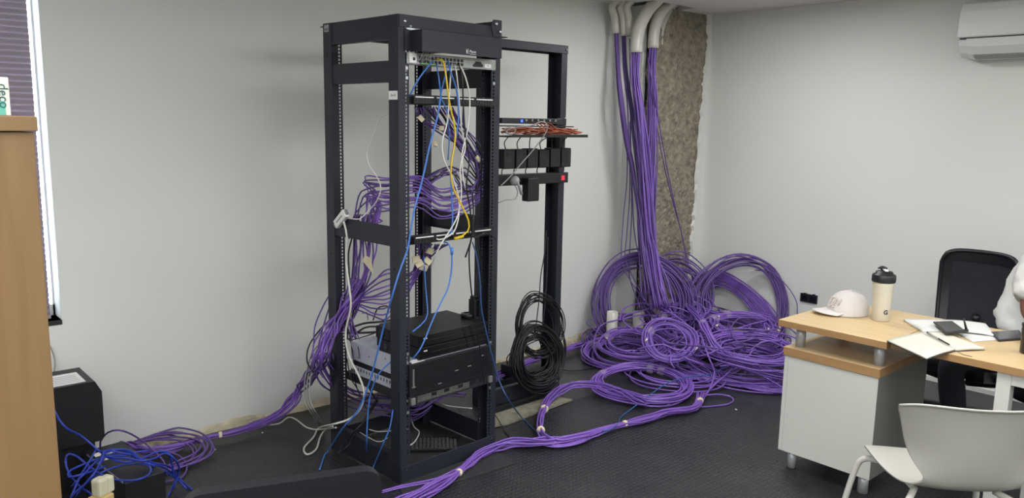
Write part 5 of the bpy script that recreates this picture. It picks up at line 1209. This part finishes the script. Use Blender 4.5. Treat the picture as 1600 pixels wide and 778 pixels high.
# ================================================================== PERSON
def skin_obj(name, verts, edges, radii, m, parent, levels=2, root=0):
    me = bpy.data.meshes.new(name); me.from_pydata([tuple(v) for v in verts], edges, []); me.materials.append(m)
    o = bpy.data.objects.new(name, me); COL.objects.link(o); o.parent = parent
    sk = o.modifiers.new('skin', 'SKIN'); sk.use_smooth_shade = True; sk.use_x_symmetry = False
    lay = me.skin_vertices[0].data if me.skin_vertices else None
    if lay is None:
        bm = bmesh.new(); bm.from_mesh(me); bm.verts.layers.skin.verify(); bm.to_mesh(me); bm.free(); lay = me.skin_vertices[0].data
    for i, r in enumerate(radii):
        lay[i].radius = (r, r) if not isinstance(r, tuple) else r; lay[i].use_root = (i == root)
    s = o.modifiers.new('sub', 'SUBSURF'); s.levels = levels; s.render_levels = levels
    return o
def person():
    # faces the desk (-x), leaning forward; only the right shoulder and arm reach into the picture
    O = Vector((4.40, .985, 0))
    t = empty('person', O, 0, 'person in a white T-shirt sitting at the desk, cut off by the right edge', 'person')
    V = lambda x, y, z: (x, y, z)
    J = dict(pel=V(.02, .10, .56), wai=V(-.0, .08, .68), che=V(-.08, .03, .86), nek=V(-.15, 0, 1.04), hea0=V(-.18, 0, 1.13),
             rs=V(-.12, .135, 1.0), re=V(-.24, .10, .785), rw=V(-.46, -.05, .775), ls=V(-.12, -.155, 1.0), le=V(-.28, -.22, .785), lw=V(-.50, -.06, .775),
             rh=V(-.02, .20, .53), rk_=V(-.28, .40, .50), ra=V(-.10, .40, .09), rt=V(-.24, .42, .035), lh=V(-.02, .0, .53), lk=V(-.40, -.12, .52), la=V(-.36, -.12, .09), lt=V(-.50, -.13, .035))
    names = list(J); idx = {n: i for i, n in enumerate(names)}
    E = [('pel', 'wai'), ('wai', 'che'), ('che', 'nek'), ('nek', 'hea0'), ('che', 'rs'), ('rs', 're'), ('re', 'rw'), ('che', 'ls'), ('ls', 'le'), ('le', 'lw'), ('pel', 'rh'), ('rh', 'rk_'), ('rk_', 'ra'), ('ra', 'rt'), ('pel', 'lh'), ('lh', 'lk'), ('lk', 'la'), ('la', 'lt')]
    R = dict(pel=.12, wai=.12, che=.125, nek=.055, hea0=.052, rs=.055, re=.042, rw=.027, ls=.055, le=.042, lw=.027, rh=.085, rk_=.055, ra=.038, rt=.03, lh=.085, lk=.055, la=.038, lt=.03)
    skin_obj('body', [J[n] for n in names], [(idx[a], idx[b]) for a, b in E], [R[n] for n in names], M_skin, t)
    # head
    m = MB(); prof = []
    for k in range(13):
        ph = -PI/2+PI*k/12; prof.append((max(.002, .078*math.cos(ph)), .115*math.sin(ph)))
    m.lathe(prof, (-.21, 0, 1.235), 24, sx=1.18, sy=1.0)
    m.lathe([(.001, 0), (.012, .004), (.008, .03), (.001, .04)], (-.302, 0, 1.215), 8, axis=(-.15, 0, 1))
    for s in (-1, 1): m.lathe([(.001, -.006), (.020, -.004), (.024, .004), (.001, .006)], (-.205, s*.078, 1.235), 12, axis=(0, s, 0))
    m.build('head', M_skin, t)
    for s in (-1, 1): MB().lathe([(.001, 0), (.009, .002), (.001, .006)], (-.296, s*.03, 1.245), 10, axis=(-1, 0, 0)).build('eye', M_label, t)
    MB().tube([(-.294, -.022, 1.178), (-.300, 0, 1.176), (-.294, .022, 1.178)], .004, 6).build('mouth', mat('lips', (110, 60, 52), .5), t)
    hv = [(max(.002, .086*math.cos(-.15+(PI/2+.15)*k/8)), .122*math.sin(-.15+(PI/2+.15)*k/8)) for k in range(9)]
    MB().lathe(hv, (-.198, 0, 1.245), 24, sx=1.12).build('hair', M_hair, t)
    # shirt
    Sn = ['pel', 'wai', 'che', 'nk', 'rs', 're', 'ls', 'le']
    S = dict(pel=V(.03, .12, .60), wai=V(.01, .09, .72), che=V(-.06, .03, .87), nk=V(-.14, 0, 1.01), rs=V(-.115, .13, .985), re=V(-.225, .115, .828), ls=V(-.115, -.15, .99), le=V(-.205, -.185, .875))
    SR = dict(pel=(.24, .24), wai=(.215, .215), che=(.175, .175), nk=.075, rs=.085, re=.085, ls=.085, le=.080); si = {n: i for i, n in enumerate(Sn)}
    o = skin_obj('shirt', [S[n] for n in Sn], [(0, 1), (1, 2), (2, 3), (2, 4), (4, 5), (2, 6), (6, 7)], [SR[n] for n in Sn], M_shirt, t, 3)
    tx = bpy.data.textures.new('folds', 'CLOUDS'); tx.noise_scale = .055
    d = o.modifiers.new('folds', 'DISPLACE'); d.texture = tx; d.strength = .055; d.mid_level = .5
    # trousers
    Tn = ['pel', 'rh', 'rk_', 'ra', 'lh', 'lk', 'la']; ti = {n: i for i, n in enumerate(Tn)}
    skin_obj('trousers', [J[n] for n in Tn], [(0, 1), (1, 2), (2, 3), (0, 4), (4, 5), (5, 6)], [.13, .10, .072, .06, .10, .072, .06], M_trous, t)
    for s, y in ((1, .40), (-1, -.13)):
        MB().extr([(.06, .006), (.06, .07), (0, .09), (-.08, .055), (-.16, .04), (-.18, .02), (-.17, .006)], 1, y-.042, y+.042).build('shoe', M_black, t, bevel=.012).location = (-.36 if s < 0 else -.10, 0, 0)
    # hands
    for s, w_ in ((1, J['rw']), (-1, J['lw'])):
        vs = [w_, (w_[0]-.045, w_[1]-s*.02, w_[2]-.010)]; es = [(0, 1)]; rr = [.024, .028]
        pal = len(vs)-1
        for k in range(4):
            off = (k-1.5)*.019; L_ = (.062, .074, .070, .055)[k]; b0 = (w_[0]-.078, w_[1]-s*.03+off, w_[2]-.014)
            i0 = len(vs); vs += [b0, (b0[0]-L_*.5, b0[1]-s*.006, b0[2]+.004), (b0[0]-L_*.95, b0[1]-s*.01, b0[2]-.010)]; es += [(pal, i0), (i0, i0+1), (i0+1, i0+2)]; rr += [.0095, .0088, .0075]
        i0 = len(vs); vs += [(w_[0]-.040, w_[1]-s*.058, w_[2]-.008), (w_[0]-.070, w_[1]-s*.078, w_[2]-.014)]; es += [(pal, i0), (i0, i0+1)]; rr += [.011, .009]
        skin_obj('hand', vs, es, rr, M_skin, t)
    # seat under the person
    q = empty('low_stool', (4.42, 1.02, 0), 0, 'black round stool under the seated person', 'stool')
    MB().lathe([(0, .33), (.17, .33), (.185, .345), (.185, .375), (.165, .395), (0, .397)], seg=28).build('seat', M_black, q)
    MB().cyl((0, 0, .03), (0, 0, .33), .025).build('column', M_dark, q); MB().lathe([(0, .0), (.19, .0), (.19, .015), (.03, .04), (0, .04)], seg=28).build('base', M_dark, q)
person()
